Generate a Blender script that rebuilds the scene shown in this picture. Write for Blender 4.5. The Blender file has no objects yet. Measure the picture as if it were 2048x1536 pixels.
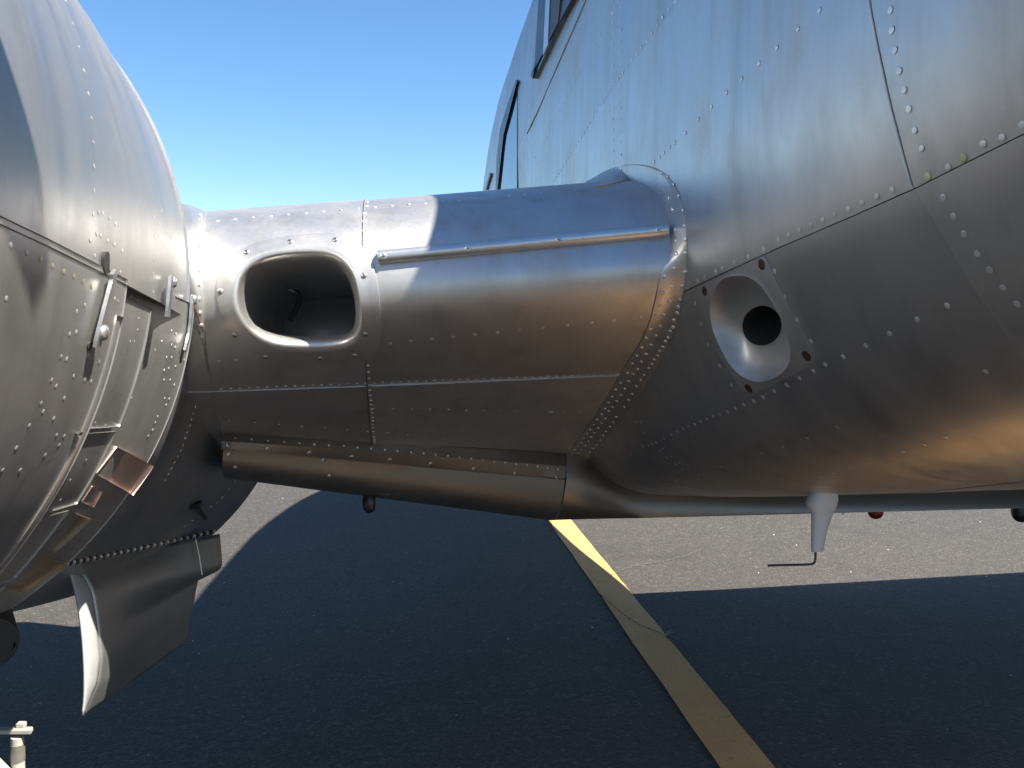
import bpy, bmesh, math, random
import numpy as np
from mathutils import Vector, Matrix, noise
from mathutils.bvhtree import BVHTree
random.seed(7)
PI = math.pi
SC = bpy.context.scene
COL = SC.collection

# ------------------------------------------------------------------ camera
FPX = 1700.0                                   # focal length in photo pixels (2048 wide)
CAM = np.array([0.0, 0.0, 1.27])
PITCH = math.atan(148 / FPX)
cR = np.array([1.0, 0, 0])
cF = np.array([0, math.cos(PITCH), -math.sin(PITCH)])
cU = np.array([0, math.sin(PITCH), math.cos(PITCH)])
cd = bpy.data.cameras.new('camera')
cam = bpy.data.objects.new('camera', cd); COL.objects.link(cam)
cd.sensor_width = 36; cd.lens = 36 * FPX / 2048; cd.clip_start = 0.02; cd.clip_end = 2000
cam.location = CAM; cam.rotation_euler = (math.pi / 2 - PITCH, 0, 0)
SC.camera = cam

# ------------------------------------------------------------------ aircraft axes (v right, w up, t aft), origin at the eye
def raydir(px, py):
    d = cR * (px - 1024) / FPX + cU * (768 - py) / FPX + cF
    return d / np.linalg.norm(d)
AX = raydir(780, 830)
VX = np.cross(AX, [0, 0, 1.0]); VX /= np.linalg.norm(VX)
WX = np.cross(VX, AX)
def P(v, w, t): return CAM + v * VX + w * WX + t * AX
def loc(p):
    q = np.asarray(p, float) - CAM
    return q @ VX, q @ WX, q @ AX
def proj(p):
    q = np.asarray(p, float) - CAM; z = q @ cF
    return 1024 + FPX * (q @ cR) / z, 768 - FPX * (q @ cU) / z

# ------------------------------------------------------------------ world, sun, exposure
SUN_L = (0.60, 1.0, -0.50)                     # towards the sun, aircraft axes
SD = SUN_L[0] * VX + SUN_L[1] * WX + SUN_L[2] * AX
SD = SD / np.linalg.norm(SD)
wd = bpy.data.worlds.new('World'); SC.world = wd; wd.use_nodes = True
nt = wd.node_tree; bg = nt.nodes['Background']
sky = nt.nodes.new('ShaderNodeTexSky'); sky.sky_type = 'NISHITA'; sky.sun_disc = False
sky.sun_elevation = math.asin(SD[2]); sky.sun_rotation = math.atan2(SD[0], SD[1])
sky.air_density = 1.0; sky.dust_density = 0.0; sky.ozone_density = 5.0
hsv = nt.nodes.new('ShaderNodeHueSaturation'); hsv.inputs['Saturation'].default_value = 1.12; hsv.inputs['Value'].default_value = 1.15
nt.links.new(sky.outputs[0], hsv.inputs['Color']); nt.links.new(hsv.outputs[0], bg.inputs[0]); bg.inputs[1].default_value = 0.055
sl = bpy.data.lights.new('sun', 'SUN'); sl.energy = 5.0; sl.angle = math.radians(0.53); sl.color = (1.0, 0.93, 0.82)
so = bpy.data.objects.new('sun', sl); COL.objects.link(so)
so.rotation_euler = Vector(SD).to_track_quat('Z', 'Y').to_euler(); so.location = (10, -10, 20)
SC.view_settings.view_transform = 'Standard'; SC.view_settings.look = 'None'
SC.view_settings.exposure = 1.7; SC.view_settings.gamma = 1.0; SC.view_settings.use_curve_mapping = False

# ------------------------------------------------------------------ materials
class NB:
    def __init__(s, name):
        s.m = bpy.data.materials.new(name); s.m.use_nodes = True; s.t = s.m.node_tree
        s.b = s.t.nodes['Principled BSDF']; s.tc = s.t.nodes.new('ShaderNodeTexCoord')
    def n(s, kind, **kw):
        x = s.t.nodes.new('ShaderNode' + kind)
        for k, v in kw.items(): setattr(x, k, v)
        return x
    def l(s, a, b): s.t.links.new(a, b)
    def mapped(s, scale, rot=(0, 0, 0), coord='Object'):
        m = s.n('Mapping'); m.inputs['Scale'].default_value = scale; m.inputs['Rotation'].default_value = rot
        s.l(s.tc.outputs[coord], m.inputs[0]); return m.outputs[0]
    def noise(s, vec, scale, detail=3, rough=0.55):
        x = s.n('TexNoise'); x.inputs['Scale'].default_value = scale; x.inputs['Detail'].default_value = detail
        x.inputs['Roughness'].default_value = rough; s.l(vec, x.inputs['Vector']); return x.outputs[0]
    def ramp(s, fac, stops):
        r = s.n('ValToRGB'); e = r.color_ramp.elements
        while len(e) < len(stops): e.new(0.5)
        for q, (p, c) in zip(e, stops):
            q.position = p; q.color = (*c, 1) if len(c) == 3 else c
        s.l(fac, r.inputs[0]); return r.outputs[0]
    def rng(s, fac, a, b, c, d):
        r = s.n('MapRange'); s.l(fac, r.inputs[0])
        for i, x in enumerate((a, b, c, d)): r.inputs[i + 1].default_value = x
        return r.outputs[0]
    def math(s, op, a, b):
        x = s.n('Math', operation=op)
        for i, q in enumerate((a, b)):
            if isinstance(q, (int, float)): x.inputs[i].default_value = q
            else: s.l(q, x.inputs[i])
        return x.outputs[0]
    def mix(s, fac, a, b, mode='MIX'):
        x = s.n('Mix', data_type='RGBA', blend_type=mode)
        if isinstance(fac, (int, float)): x.inputs[0].default_value = fac
        else: s.l(fac, x.inputs[0])
        for i, q in ((6, a), (7, b)):
            if isinstance(q, tuple): x.inputs[i].default_value = (*q, 1)
            else: s.l(q, x.inputs[i])
        return x.outputs[2]
    def bump(s, h, strength, dist, prev=None):
        x = s.n('Bump'); x.inputs['Strength'].default_value = strength; x.inputs['Distance'].default_value = dist
        s.l(h, x.inputs['Height'])
        if prev is not None: s.l(prev, x.inputs['Normal'])
        return x.outputs[0]

def metal(name, base=(0.62, 0.61, 0.59), rough=(0.20, 0.34), dirt=0.35, brush=0.10, wave=0.25, scratch=True, stain=(0.30, 0.28, 0.25), metallic=0.86):
    k = NB(name); b = k.b
    b.inputs['Metallic'].default_value = metallic
    oi = k.n('ObjectInfo')
    o = k.mapped((1, 1, 1))
    big = k.noise(o, 3.0, 4, 0.6)
    mid = k.noise(k.mapped((1, 1, 0.35)), 14.0, 5, 0.65)
    fine = k.noise(k.mapped((30, 4, 60)), 6.0, 3, 0.6)
    speck = k.noise(o, 260.0, 2, 0.5)
    # oxidised patches, drip stains and tiny pits change the metal itself
    d = k.math('MULTIPLY', k.rng(mid, 0.35, 0.80, 0, 1), k.rng(big, 0.35, 0.7, 0.1, 1))
    col = k.mix(k.math('MULTIPLY', d, dirt), base, stain)
    streak = k.noise(k.mapped((9, 9, 0.7)), 2.2, 4, 0.6)
    col = k.mix(k.rng(streak, 0.52, 0.80, 0, dirt * 0.9), col, stain)
    w = k.n('TexVoronoi', feature='DISTANCE_TO_EDGE'); w.inputs['Scale'].default_value = 3.0
    k.l(k.mapped((3.0, 3.0, 11.0), (0.5, 0.35, 0.2)), w.inputs['Vector'])
    scr = k.math('MULTIPLY', k.rng(w.outputs[0], 0, 0.004, 1, 0), k.rng(mid, 0.5, 0.62, 0, 1))
    if scratch: col = k.mix(k.math('MULTIPLY', scr, 0.35), col, (0.80, 0.80, 0.79))
    rv = k.rng(oi.outputs['Random'], 0, 1, 0.84, 1.06)
    hs = k.n('HueSaturation'); k.l(rv, hs.inputs['Value']); k.l(col, hs.inputs['Color'])
    k.l(hs.outputs[0], b.inputs['Base Color'])
    r = k.rng(big, 0.3, 0.7, rough[0], rough[1])
    r = k.math('ADD', r, k.rng(mid, 0.35, 0.75, -0.03, 0.10))
    r = k.math('ADD', r, k.rng(fine, 0.3, 0.75, -0.02, 0.025))
    r = k.math('MAXIMUM', r, 0.295)      # satin everywhere, no mirror-bright specks
    k.l(r, b.inputs['Roughness'])
    nrm = k.bump(k.noise(o, 2.2, 2, 0.4), wave, 0.010)
    nrm = k.bump(k.noise(o, 7.0, 1, 0.4), wave * 0.5, 0.002, nrm)
    k.l(nrm, b.inputs['Normal'])
    return k.m

M = {}
M['skin'] = metal('bare_aluminium', (0.50, 0.50, 0.495), (0.31, 0.44), dirt=0.60, wave=0.35)
M['wing'] = metal('bare_aluminium_wing', (0.58, 0.575, 0.565), (0.38, 0.47), dirt=0.55, wave=0.12)
M['cowl'] = metal('bare_aluminium_cowl', (0.50, 0.50, 0.495), (0.34, 0.45), dirt=0.55, wave=0.12)
M['trim'] = metal('polished_aluminium', (0.60, 0.60, 0.60), (0.30, 0.36), dirt=0.25, wave=0.05)
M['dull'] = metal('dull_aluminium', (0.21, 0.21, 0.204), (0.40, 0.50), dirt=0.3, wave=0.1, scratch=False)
M['flap'] = metal('scuffed_aluminium', (0.40, 0.40, 0.395), (0.42, 0.52), dirt=0.3, wave=0.08)
M['rivet'] = metal('rivet_metal', (0.70, 0.70, 0.69), (0.32, 0.42), dirt=0.2, wave=0.0, scratch=False, metallic=0.7)
M['yellow_rivet'] = metal('pale_yellow_rivet', (0.62, 0.62, 0.36), (0.40, 0.5), dirt=0.2, wave=0.0, scratch=False)  # yellow-tinted metal for a few rivets
M['screw'] = metal('steel_screw', (0.46, 0.44, 0.42), (0.25, 0.38), dirt=0.5, wave=0.0, scratch=False)
M['rusty'] = metal('rusty_screw', (0.13, 0.075, 0.05), (0.45, 0.6), dirt=0.6, wave=0.0, scratch=False, stain=(0.06, 0.03, 0.02))
M['copper'] = metal('sunlit_heat_tint', (0.74, 0.56, 0.49), (0.40, 0.52), dirt=0.2, wave=0.1, scratch=False, stain=(0.35, 0.2, 0.14))  # brightened copper tint: sunlight on heat-stained steel put into the colour
M['bronze'] = metal('sunlit_heat_brown', (0.55, 0.44, 0.31), (0.35, 0.48), dirt=0.3, wave=0.1, scratch=False, stain=(0.2, 0.12, 0.08))  # tan sunlit patches on heat-stained steel, light held in the colour

def plain(name, col, rough=0.5, metallic=0.0, var=0.12, scale=25, bump=0.0):
    k = NB(name)
    n = k.noise(k.mapped((1, 1, 1)), scale, 4, 0.6)
    a = tuple(c * (1 - var) for c in col); c2 = tuple(min(1, c * (1 + var)) for c in col)
    k.l(k.mix(n, a, c2), k.b.inputs['Base Color'])
    k.l(k.rng(n, 0.3, 0.7, rough * 0.85, min(1, rough * 1.15)), k.b.inputs['Roughness'])
    k.b.inputs['Metallic'].default_value = metallic
    if bump: k.l(k.bump(n, bump, 0.003), k.b.inputs['Normal'])
    return k.m
M['dark'] = plain('dark_interior', (0.02, 0.02, 0.02), 0.7)
M['core'] = plain('unpainted_inner_skin', (0.06, 0.06, 0.06), 0.6)
M['black'] = plain('black_paint', (0.015, 0.015, 0.017), 0.35)
M['rubber'] = plain('black_rubber', (0.02, 0.02, 0.02), 0.6, bump=0.2)
M['white'] = plain('weathered_white_paint', (0.72, 0.71, 0.66), 0.45, var=0.10, scale=14)
M['stand_paint'] = plain('chipped_cream_paint', (0.36, 0.34, 0.29), 0.5, var=0.25, scale=30)
M['flange'] = plain('pale_grey_door_paint', (0.33, 0.34, 0.335), 0.5, var=0.06, scale=10)
M['grey_paint'] = plain('grey_antenna_paint', (0.42, 0.44, 0.47), 0.4, var=0.08)
M['grey_dark'] = plain('worn_grey_steel', (0.20, 0.19, 0.16), 0.5, metallic=0.4, var=0.25)
M['red'] = plain('red_beacon_glass', (0.16, 0.02, 0.02), 0.12)
M['brown'] = plain('dark_brown_post', (0.05, 0.035, 0.025), 0.5)
M['straw'] = plain('dry_grass', (0.35, 0.31, 0.18), 0.8)
M['sealant'] = plain('aged_grey_sealant', (0.62, 0.62, 0.60), 0.55, var=0.3, scale=120)
M['dust'] = plain('dust_filled_crack', (0.13, 0.115, 0.095), 0.9, var=0.3, scale=60)
M['stone'] = plain('pale_grit', (0.55, 0.52, 0.47), 0.9)
k = NB('window_glass'); k.b.inputs['Base Color'].default_value = (0.03, 0.05, 0.07, 1); k.b.inputs['Roughness'].default_value = 0.04
k.b.inputs['IOR'].default_value = 1.9; k.l(k.bump(k.noise(k.mapped((1, 1, 1)), 4), 0.05, 0.01), k.b.inputs['Normal']); M['glass'] = k.m

def asphalt():
    k = NB('worn_asphalt'); o = k.mapped((1, 1, 1))
    big = k.noise(o, 0.55, 5, 0.6); mid = k.noise(o, 6, 4, 0.65); agg = k.noise(o, 120, 3, 0.7)
    vo = k.n('TexVoronoi'); vo.inputs['Scale'].default_value = 95; k.l(o, vo.inputs['Vector'])
    sep = k.n('SeparateColor'); k.l(vo.outputs['Color'], sep.inputs[0])
    base = k.mix(k.rng(big, 0.35, 0.65, 0, 1), (0.040, 0.037, 0.035), (0.058, 0.053, 0.048))
    base = k.mix(k.rng(mid, 0.4, 0.7, 0, 0.5), base, (0.068, 0.060, 0.052))
    stone = k.ramp(sep.outputs[0], [(0.0, (0.02, 0.02, 0.021)), (0.55, (0.046, 0.043, 0.040)), (0.85, (0.078, 0.072, 0.065)), (0.97, (0.11, 0.102, 0.092)), (1.0, (0.17, 0.16, 0.145))])
    base = k.mix(0.52, base, stone)
    base = k.mix(k.rng(agg, 0.30, 0.42, 0.7, 0), base, (0.018, 0.018, 0.019))
    oil = k.noise(o, 1.3, 6, 0.7); scuff = k.noise(k.mapped((0.6, 3.0, 1)), 2.0, 6, 0.7)
    base = k.mix(k.rng(oil, 0.56, 0.70, 0, 0.55), base, (0.022, 0.021, 0.021)); base = k.mix(k.rng(scuff, 0.56, 0.74, 0, 0.35), base, (0.085, 0.079, 0.070))
    base = k.mix(1.0, base, (1.03, 1.0, 0.95), 'MULTIPLY')
    hs = k.n('HueSaturation'); hs.inputs['Value'].default_value = 0.80; k.l(base, hs.inputs['Color']); k.l(hs.outputs[0], k.b.inputs['Base Color'])
    k.b.inputs['Roughness'].default_value = 0.82
    nr = k.bump(k.math('ADD', k.rng(vo.outputs['Distance'], 0, 0.7, 1, 0), agg), 0.9, 0.004)
    nr = k.bump(mid, 0.25, 0.01, nr)
    k.l(nr, k.b.inputs['Normal']); return k.m
M['asphalt'] = asphalt()
def linepaint():
    k = NB('worn_yellow_paint'); o = k.mapped((1, 1, 1))
    a = k.noise(o, 4, 5, 0.65); b_ = k.noise(o, 110, 3, 0.65); c = k.noise(o, 22, 4, 0.7)
    col = k.mix(k.rng(a, 0.3, 0.7, 0, 1), (0.60, 0.30, 0.085), (0.70, 0.37, 0.12))
    hole = k.math('ADD', k.rng(b_, 0.30, 0.36, 1, 0), k.rng(c, 0.26, 0.30, 1, 0))
    col = k.mix(k.math('MINIMUM', hole, 1.0), col, (0.05, 0.045, 0.04))
    k.l(col, k.b.inputs['Base Color']); k.b.inputs['Roughness'].default_value = 0.7
    k.l(k.bump(b_, 0.6, 0.003), k.b.inputs['Normal']); return k.m
M['line'] = linepaint()

# ------------------------------------------------------------------ mesh helpers
def tag(o, label=None, cat=None, group=None, kind=None):
    for a, b in (('label', label), ('category', cat), ('group', group), ('kind', kind)):
        if b: o[a] = b
    return o
def link(name, me, parent=None, mat=None):
    o = bpy.data.objects.new(name, me)
    COL.objects.link(o)
    if mat is not None and len(me.materials) == 0: me.materials.append(M[mat] if isinstance(mat, str) else mat)
    if parent is not None:
        o.parent = parent
        if parent.get('_root'): o.matrix_parent_inverse = Matrix.Translation(-Vector(parent.location))
    return o
def mesh(name, verts, faces, parent=None, mat='skin', smooth=True, sharp=None):
    me = bpy.data.meshes.new(name)
    me.from_pydata([tuple(map(float, v)) for v in verts], [], faces); me.update()
    if smooth:
        me.shade_smooth()
        if sharp: me.set_sharp_from_angle(angle=math.radians(sharp))
    return link(name, me, parent, mat)
def grid_faces(nu, nv, closed_v=False, off=0):
    fs = []
    for i in range(nu - 1):
        for j in range(nv if closed_v else nv - 1):
            j2 = (j + 1) % nv
            fs.append((off + i * nv + j, off + i * nv + j2, off + (i + 1) * nv + j2, off + (i + 1) * nv + j))
    return fs
def bvh_of(verts, faces): return BVHTree.FromPolygons([Vector(v) for v in verts], faces)
def hit(b, px, py, back=0.0):
    d = raydir(px, py); h = b.ray_cast(Vector(CAM), Vector(d))
    if h[0] is None: return None
    n = np.array(h[1])
    if n @ d > 0: n = -n
    return np.array(h[0]) + back * d, n
def near(b, px, py, t):
    """hit, or when the ray misses, the nearest surface point to the ray at distance t"""
    h = hit(b, px, py)
    if h: return h
    d = raydir(px, py); q = b.find_nearest(Vector(CAM + d * t))
    n = np.array(q[1]);  n = -n if n @ d > 0 else n
    return np.array(q[0]), n
def inside(poly, x, y):
    c = False; j = len(poly) - 1
    for i in range(len(poly)):
        xi, yi = poly[i]; xj, yj = poly[j]
        if (yi > y) != (yj > y) and x < (xj - xi) * (y - yi) / (yj - yi) + xi: c = not c
        j = i
    return c
def resample(pts, n, closed=False):
    p = np.array(pts, float)
    if closed: p = np.vstack([p, p[:1]])
    s = np.concatenate([[0], np.cumsum(np.linalg.norm(np.diff(p, axis=0), axis=1))])
    q = np.linspace(0, s[-1], n + 1)[:-1] if closed else np.linspace(0, s[-1], n)
    return np.stack([np.interp(q, s, p[:, i]) for i in range(p.shape[1])], 1)
def smoothloop(pts, n, it=2):
    p = np.array(pts, float)
    for _ in range(it):
        a = 0.75 * p + 0.25 * np.roll(p, -1, 0); b = 0.25 * p + 0.75 * np.roll(p, -1, 0)
        p = np.stack([a, b], 1).reshape(-1, p.shape[1])
    return resample(p, n, True)
def smoothline(pts, n, it=2):
    p = np.array(pts, float)
    for _ in range(it):
        a = 0.75 * p[:-1] + 0.25 * p[1:]; b = 0.25 * p[:-1] + 0.75 * p[1:]
        p = np.vstack([p[:1], np.stack([a, b], 1).reshape(-1, p.shape[1]), p[-1:]])
    return resample(p, n)
def tube(name, pts, rad, parent, mat, seg=10, cap=True):
    pts = [np.array(p, float) for p in pts]; vs = []; fs = []
    rads = rad if hasattr(rad, '__len__') else [rad] * len(pts)
    prev = None
    for i, p in enumerate(pts):
        d = pts[min(i + 1, len(pts) - 1)] - pts[max(i - 1, 0)]; d /= np.linalg.norm(d)
        u = np.cross(d, [0.3, 0.2, 1]) if prev is None else prev - d * (prev @ d)
        u /= np.linalg.norm(u); prev = u; w = np.cross(d, u)
        for j in range(seg):
            a = 2 * math.pi * j / seg; vs.append(p + rads[i] * (math.cos(a) * u + math.sin(a) * w))
    fs = grid_faces(len(pts), seg, True)
    if cap: fs += [tuple(range(seg))[::-1], tuple((len(pts) - 1) * seg + j for j in range(seg))]
    return mesh(name, vs, fs, parent, mat, sharp=40)
def box_between(name, corners8, parent, mat, bevel=0.0):
    """8 corners: bottom loop 0-3, top loop 4-7"""
    fs = [(0, 3, 2, 1), (4, 5, 6, 7), (0, 1, 5, 4), (1, 2, 6, 5), (2, 3, 7, 6), (3, 0, 4, 7)]
    o = mesh(name, corners8, fs, parent, mat, smooth=False)
    if bevel:
        bm = bmesh.new(); bm.from_mesh(o.data)
        bmesh.ops.bevel(bm, geom=bm.edges[:], offset=bevel, segments=2, affect='EDGES'); bm.to_mesh(o.data); bm.free()
    return o
def plate(name, outline, normals, thick, parent, mat, back=0.0):
    """thick sheet whose face is the given 3-D outline (fan from its centre)"""
    n = len(outline); c = np.mean(outline, 0); cn = np.mean(normals, 0)
    top = [p + m * thick for p, m in zip(outline, normals)] + [c + cn * thick]
    bot = [p - m * back for p, m in zip(outline, normals)]
    vs = top + [top[i].copy() for i in range(n)] + bot
    fs = [(i, (i + 1) % n, n) for i in range(n)]
    o2 = n + 1
    fs += [(o2 + i, o2 + n + i, o2 + n + (i + 1) % n, o2 + (i + 1) % n) for i in range(n)]
    return mesh(name, vs, fs, parent, mat, sharp=45)

# ------------------------------------------------------------------ ground
def ground_pt(px, py):
    d = raydir(px, py); return CAM + d * (-CAM[2] / d[2])
g = mesh('asphalt_ground', [(-300, -300, 0), (300, -300, 0), (300, 300, 0), (-300, 300, 0)], [(0, 1, 2, 3)], None, 'asphalt', smooth=False)
tag(g, kind='structure')
Lp = []
yl = [-0.5 + 0.06 * i for i in range(200)]
a0, a1 = ground_pt(1095, 1040), ground_pt(1440, 1536); b0, b1 = ground_pt(1141, 1040), ground_pt(1549, 1536)
def on(p, q, s): return p + (q - p) * s
for i in range(260):
    s = 1.9 - 8.0 * i / 259
    w1 = 0.004 * noise.noise((i * 0.35, 1.3, 0)) + 0.0025 * noise.noise((i * 1.7, 4.3, 0)); w2 = 0.004 * noise.noise((i * 0.35, 7.3, 0)) + 0.003 * noise.noise((i * 1.9, 2.3, 0))
    p, q = on(a0, a1, s), on(b0, b1, s)
    Lp += [(p[0] + w1, p[1], 0.004), (q[0] + w2, q[1], 0.004)]
o = mesh('yellow_line', Lp, [(2 * i, 2 * i + 1, 2 * i + 3, 2 * i + 2) for i in range(259)], None, 'line', smooth=False)
tag(o, kind='structure')
# crack through the paint
ck = smoothline([ground_pt(*p)[:2] for p in [(1196, 1188), (1226, 1215), (1252, 1236), (1276, 1252), (1300, 1262), (1328, 1272), (1345, 1287)]], 60, 1)
vs = []; 
for i, p in enumerate(ck):
    j = np.array([noise.noise((i * 0.9, 0, 3)), noise.noise((i * 0.9, 5, 3))]) * 0.012
    wv = 0.004 + 0.006 * abs(noise.noise((i * 0.7, 9, 1)))
    vs += [(p[0] + j[0], p[1] + j[1] - wv, 0.008), (p[0] + j[0], p[1] + j[1] + wv, 0.008)]
o = mesh('crack', vs, [(2 * i, 2 * i + 1, 2 * i + 3, 2 * i + 2) for i in range(len(ck) - 1)], None, 'dark', smooth=False)
tag(o, kind='structure')
ck = smoothline([ground_pt(*p)[:2] for p in [(1222, 1152), (1250, 1138), (1290, 1128), (1330, 1124), (1372, 1112), (1402, 1100)]], 70, 1)
vs = []
for i, p in enumerate(ck):
    j = np.array([noise.noise((i * 0.8, 2, 3)), noise.noise((i * 0.8, 7, 3))]) * 0.02; wv = 0.006 * max(0.0, noise.noise((i * 0.5, 3, 1)) + 0.35)
    vs += [(p[0] + j[0], p[1] + j[1] - wv, 0.004), (p[0] + j[0], p[1] + j[1] + wv, 0.004)]
tag(mesh('dusty_crack', vs, [(2 * i, 2 * i + 1, 2 * i + 3, 2 * i + 2) for i in range(len(ck) - 1)], None, 'dust', smooth=False), kind='structure')
# loose grit
vs, fs = [], []
rg = random.Random(3)
for i in range(420):
    x, y = rg.uniform(-4, 6), rg.uniform(1.8, 9); s = rg.choice([0.0015, 0.002, 0.002, 0.003, 0.005])
    k0 = len(vs)
    for dx, dy, dz in ((1, 0, 0), (-.5, .8, 0), (-.6, -.7, 0), (0.1, 0.1, .8)):
        vs.append((x + dx * s * rg.uniform(.6, 1.4), y + dy * s * rg.uniform(.6, 1.4), dz * s + 0.001))
    fs += [(k0, k0 + 1, k0 + 3), (k0 + 1, k0 + 2, k0 + 3), (k0 + 2, k0, k0 + 3)]
o = mesh('loose_grit', vs, fs, None, 'stone', smooth=False); tag(o, kind='stuff')

# ------------------------------------------------------------------ aircraft root
root = bpy.data.objects.new('airplane', None); COL.objects.link(root)
root.location = (0.9, 2.5, 0.0); root['_root'] = 1
tag(root, 'bare riveted aluminium twin-engined propeller airplane parked over the yellow line', 'airplane')

def lerpT(tab, t):
    xs = [r[0] for r in tab]; return [np.interp(t, xs, [r[i] for r in tab]) for i in range(1, len(tab[0]))]
def cubicT(tab, t):
    """smooth (Catmull-like, monotone enough) table lookup"""
    xs = np.array([r[0] for r in tab], float); out = []
    h = 0.22
    acc = None
    for d in (-h, -h / 2, 0, h / 2, h):
        v = np.array(lerpT(tab, t + d)); acc = v if acc is None else acc + v
    return acc / 5

# ------------------------------------------------------------------ fuselage surface
VC = 1.03
FT = [  # t, half width, top w, bottom w, exponent top, exponent bottom, centre w
    (-1.25, 0.03, 0.36, 0.32, 2.0, 2.0, 0.34), (-1.0, 0.18, 0.54, 0.20, 2.1, 2.0, 0.37), (-0.6, 0.29, 0.76, 0.11, 2.3, 2.0, 0.42), (0.0, 0.38, 0.96, 0.01, 2.5, 2.1, 0.46),
    (0.6, 0.46, 1.24, -0.065, 2.8, 2.3, 0.50), (1.1, 0.51, 1.47, -0.12, 3.1, 2.6, 0.52), (1.5, 0.54, 1.60, -0.165, 3.3, 3.2, 0.54), (1.9, 0.56, 1.66, -0.21, 3.4, 3.7, 0.56), (2.4, 0.57, 1.76, -0.255, 3.6, 4.2, 0.58),
    (3.2, 0.57, 1.78, -0.30, 3.6, 4.0, 0.60), (4.0, 0.57, 1.76, -0.28, 3.6, 2.3, 0.62), (4.8, 0.52, 1.66, -0.20, 3.5, 2.1, 0.62), (6.0, 0.38, 1.30, -0.10, 2.8, 2.6, 0.64), (8.0, 0.12, 1.0, 0.25, 2.4, 2.2, 0.68), (10.0, 0.05, 0.90, 0.62, 2.0, 2.0, 0.76)]
def fus(t, th):
    hw, tp, bt, nt_, nb, wc = cubicT(FT, t)
    c, s = math.cos(th), math.sin(th)
    n = nt_ if s >= 0 else nb
    # blend exponent so the side is smooth at the widest line
    v = -hw * math.copysign(abs(c) ** (2 / n), c)
    if v > 0: v *= np.interp(t, [2.8, 4.6], [1.0, 0.85])
    w = (tp - wc) * abs(s) ** (2 / n) if s >= 0 else -(wc - bt) * abs(s) ** (2 / n)
    return np.array([VC + v, wc + w, t])
def fus_th(t, v, w):
    hw, tp, bt, nt_, nb, wc = cubicT(FT, t)
    n = nt_ if w >= wc else nb
    hh = (tp - wc) if w >= wc else (wc - bt)
    x = min(1, abs(v - VC) / hw); y = min(1, abs(w - wc) / hh)
    a = math.atan2(y ** (n / 2), x ** (n / 2))
    if w < wc: a = -a
    return a if v < VC else math.pi - a
def waviness(p, amp):
    q = Vector(p); return amp * (noise.noise(q * 3.1) + 0.5 * noise.noise(q * 7.3 + Vector((5, 1, 2))))
ts = np.concatenate([np.linspace(-1.25, -0.4, 14), np.linspace(-0.3, 3.2, 90), np.linspace(3.4, 10, 30)])
ths = np.linspace(-math.pi, math.pi, 181)[:-1]
FV = [P(*fus(t, a)) for t in ts for a in ths]
FF = grid_faces(len(ts), len(ths), True)
FB = bvh_of(FV, FF)
fus_core_v = [P(*(fus(t, a) * [1, 1, 1] + (np.array([VC, 0.55, t]) - fus(t, a)) * 0.012)) for t in ts for a in ths]
_pc = [proj(v) if (v - CAM) @ cF > 0.3 else (9e9, 9e9) for v in fus_core_v]
fuselage = mesh('fuselage', fus_core_v, [f for f in FF if not (any(math.hypot((_pc[i][0] - 1512) / 92, (_pc[i][1] - 652) / 124) < 1 for i in f) and loc(fus_core_v[f[0]])[0] < VC)], root, 'core')

SKIN = {}
def panel(name, fn, rows, nu, nv, parent, mat, lift=0.0, thick=0.0015, gap=0.0006, amp=0.0006, hole=None, nrm_sign=1.0):
    """sheet of skin over fn(u,v); rows = (u0,u1,v0(u),v1(u)); edges drawn in by gap and turned down by thick"""
    u0, u1, v0, v1 = rows
    Pm = np.zeros((nu, nv, 3)); UV = np.zeros((nu, nv, 2))
    for i in range(nu):
        for j in range(nv):
            u = u0 + (u1 - u0) * i / (nu - 1)
            a, b = v0(u) if callable(v0) else v0, v1(u) if callable(v1) else v1
            UV[i, j] = (u, a + (b - a) * j / (nv - 1)); Pm[i, j] = P(*fn(*UV[i, j]))
    du = np.gradient(Pm, axis=0); dv = np.gradient(Pm, axis=1)
    N = np.cross(du, dv) * nrm_sign; N /= np.maximum(np.linalg.norm(N, axis=2, keepdims=True), 1e-9)
    nd = lambda x: x / max(np.linalg.norm(x), 1e-9)
    for j in range(nv):
        Pm[0, j] += nd(du[0, j]) * gap; Pm[-1, j] -= nd(du[-1, j]) * gap
    for i in range(nu):
        Pm[i, 0] += nd(dv[i, 0]) * gap; Pm[i, -1] -= nd(dv[i, -1]) * gap
    verts = []
    for i in range(nu):
        for j in range(nv): verts.append(Pm[i, j] + N[i, j] * (lift + waviness(Pm[i, j], amp)))
    fs = grid_faces(nu, nv)
    if nrm_sign < 0: fs = [f[::-1] for f in fs]
    if hole:
        px = [proj(v) for v in verts]
        fs = [f for f in fs if not any(inside(hole[0], *px[q]) for q in f)]
    # turned-down rim on its own vertices keeps the face normals clean
    loop = [(i, 0) for i in range(nu)] + [(nu - 1, j) for j in range(1, nv)] + [(i, nv - 1) for i in range(nu - 2, -1, -1)] + [(0, j) for j in range(nv - 2, 0, -1)]
    k0 = len(verts); n = len(loop)
    for (i, j) in loop: verts.append(verts[i * nv + j].copy())
    for (i, j) in loop: verts.append(verts[i * nv + j] - N[i, j] * (thick + lift))
    fs += [(k0 + a, k0 + (a + 1) % n, k0 + n + (a + 1) % n, k0 + n + a) for a in range(n)]
    acc = SKIN.setdefault(parent.name, ([], [])); b0 = len(acc[0]); acc[0].extend(verts[:k0]); acc[1].extend(tuple(b0 + q for q in f) for f in fs if max(f) < k0)
    return mesh(name, verts, fs, parent, mat)

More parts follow.
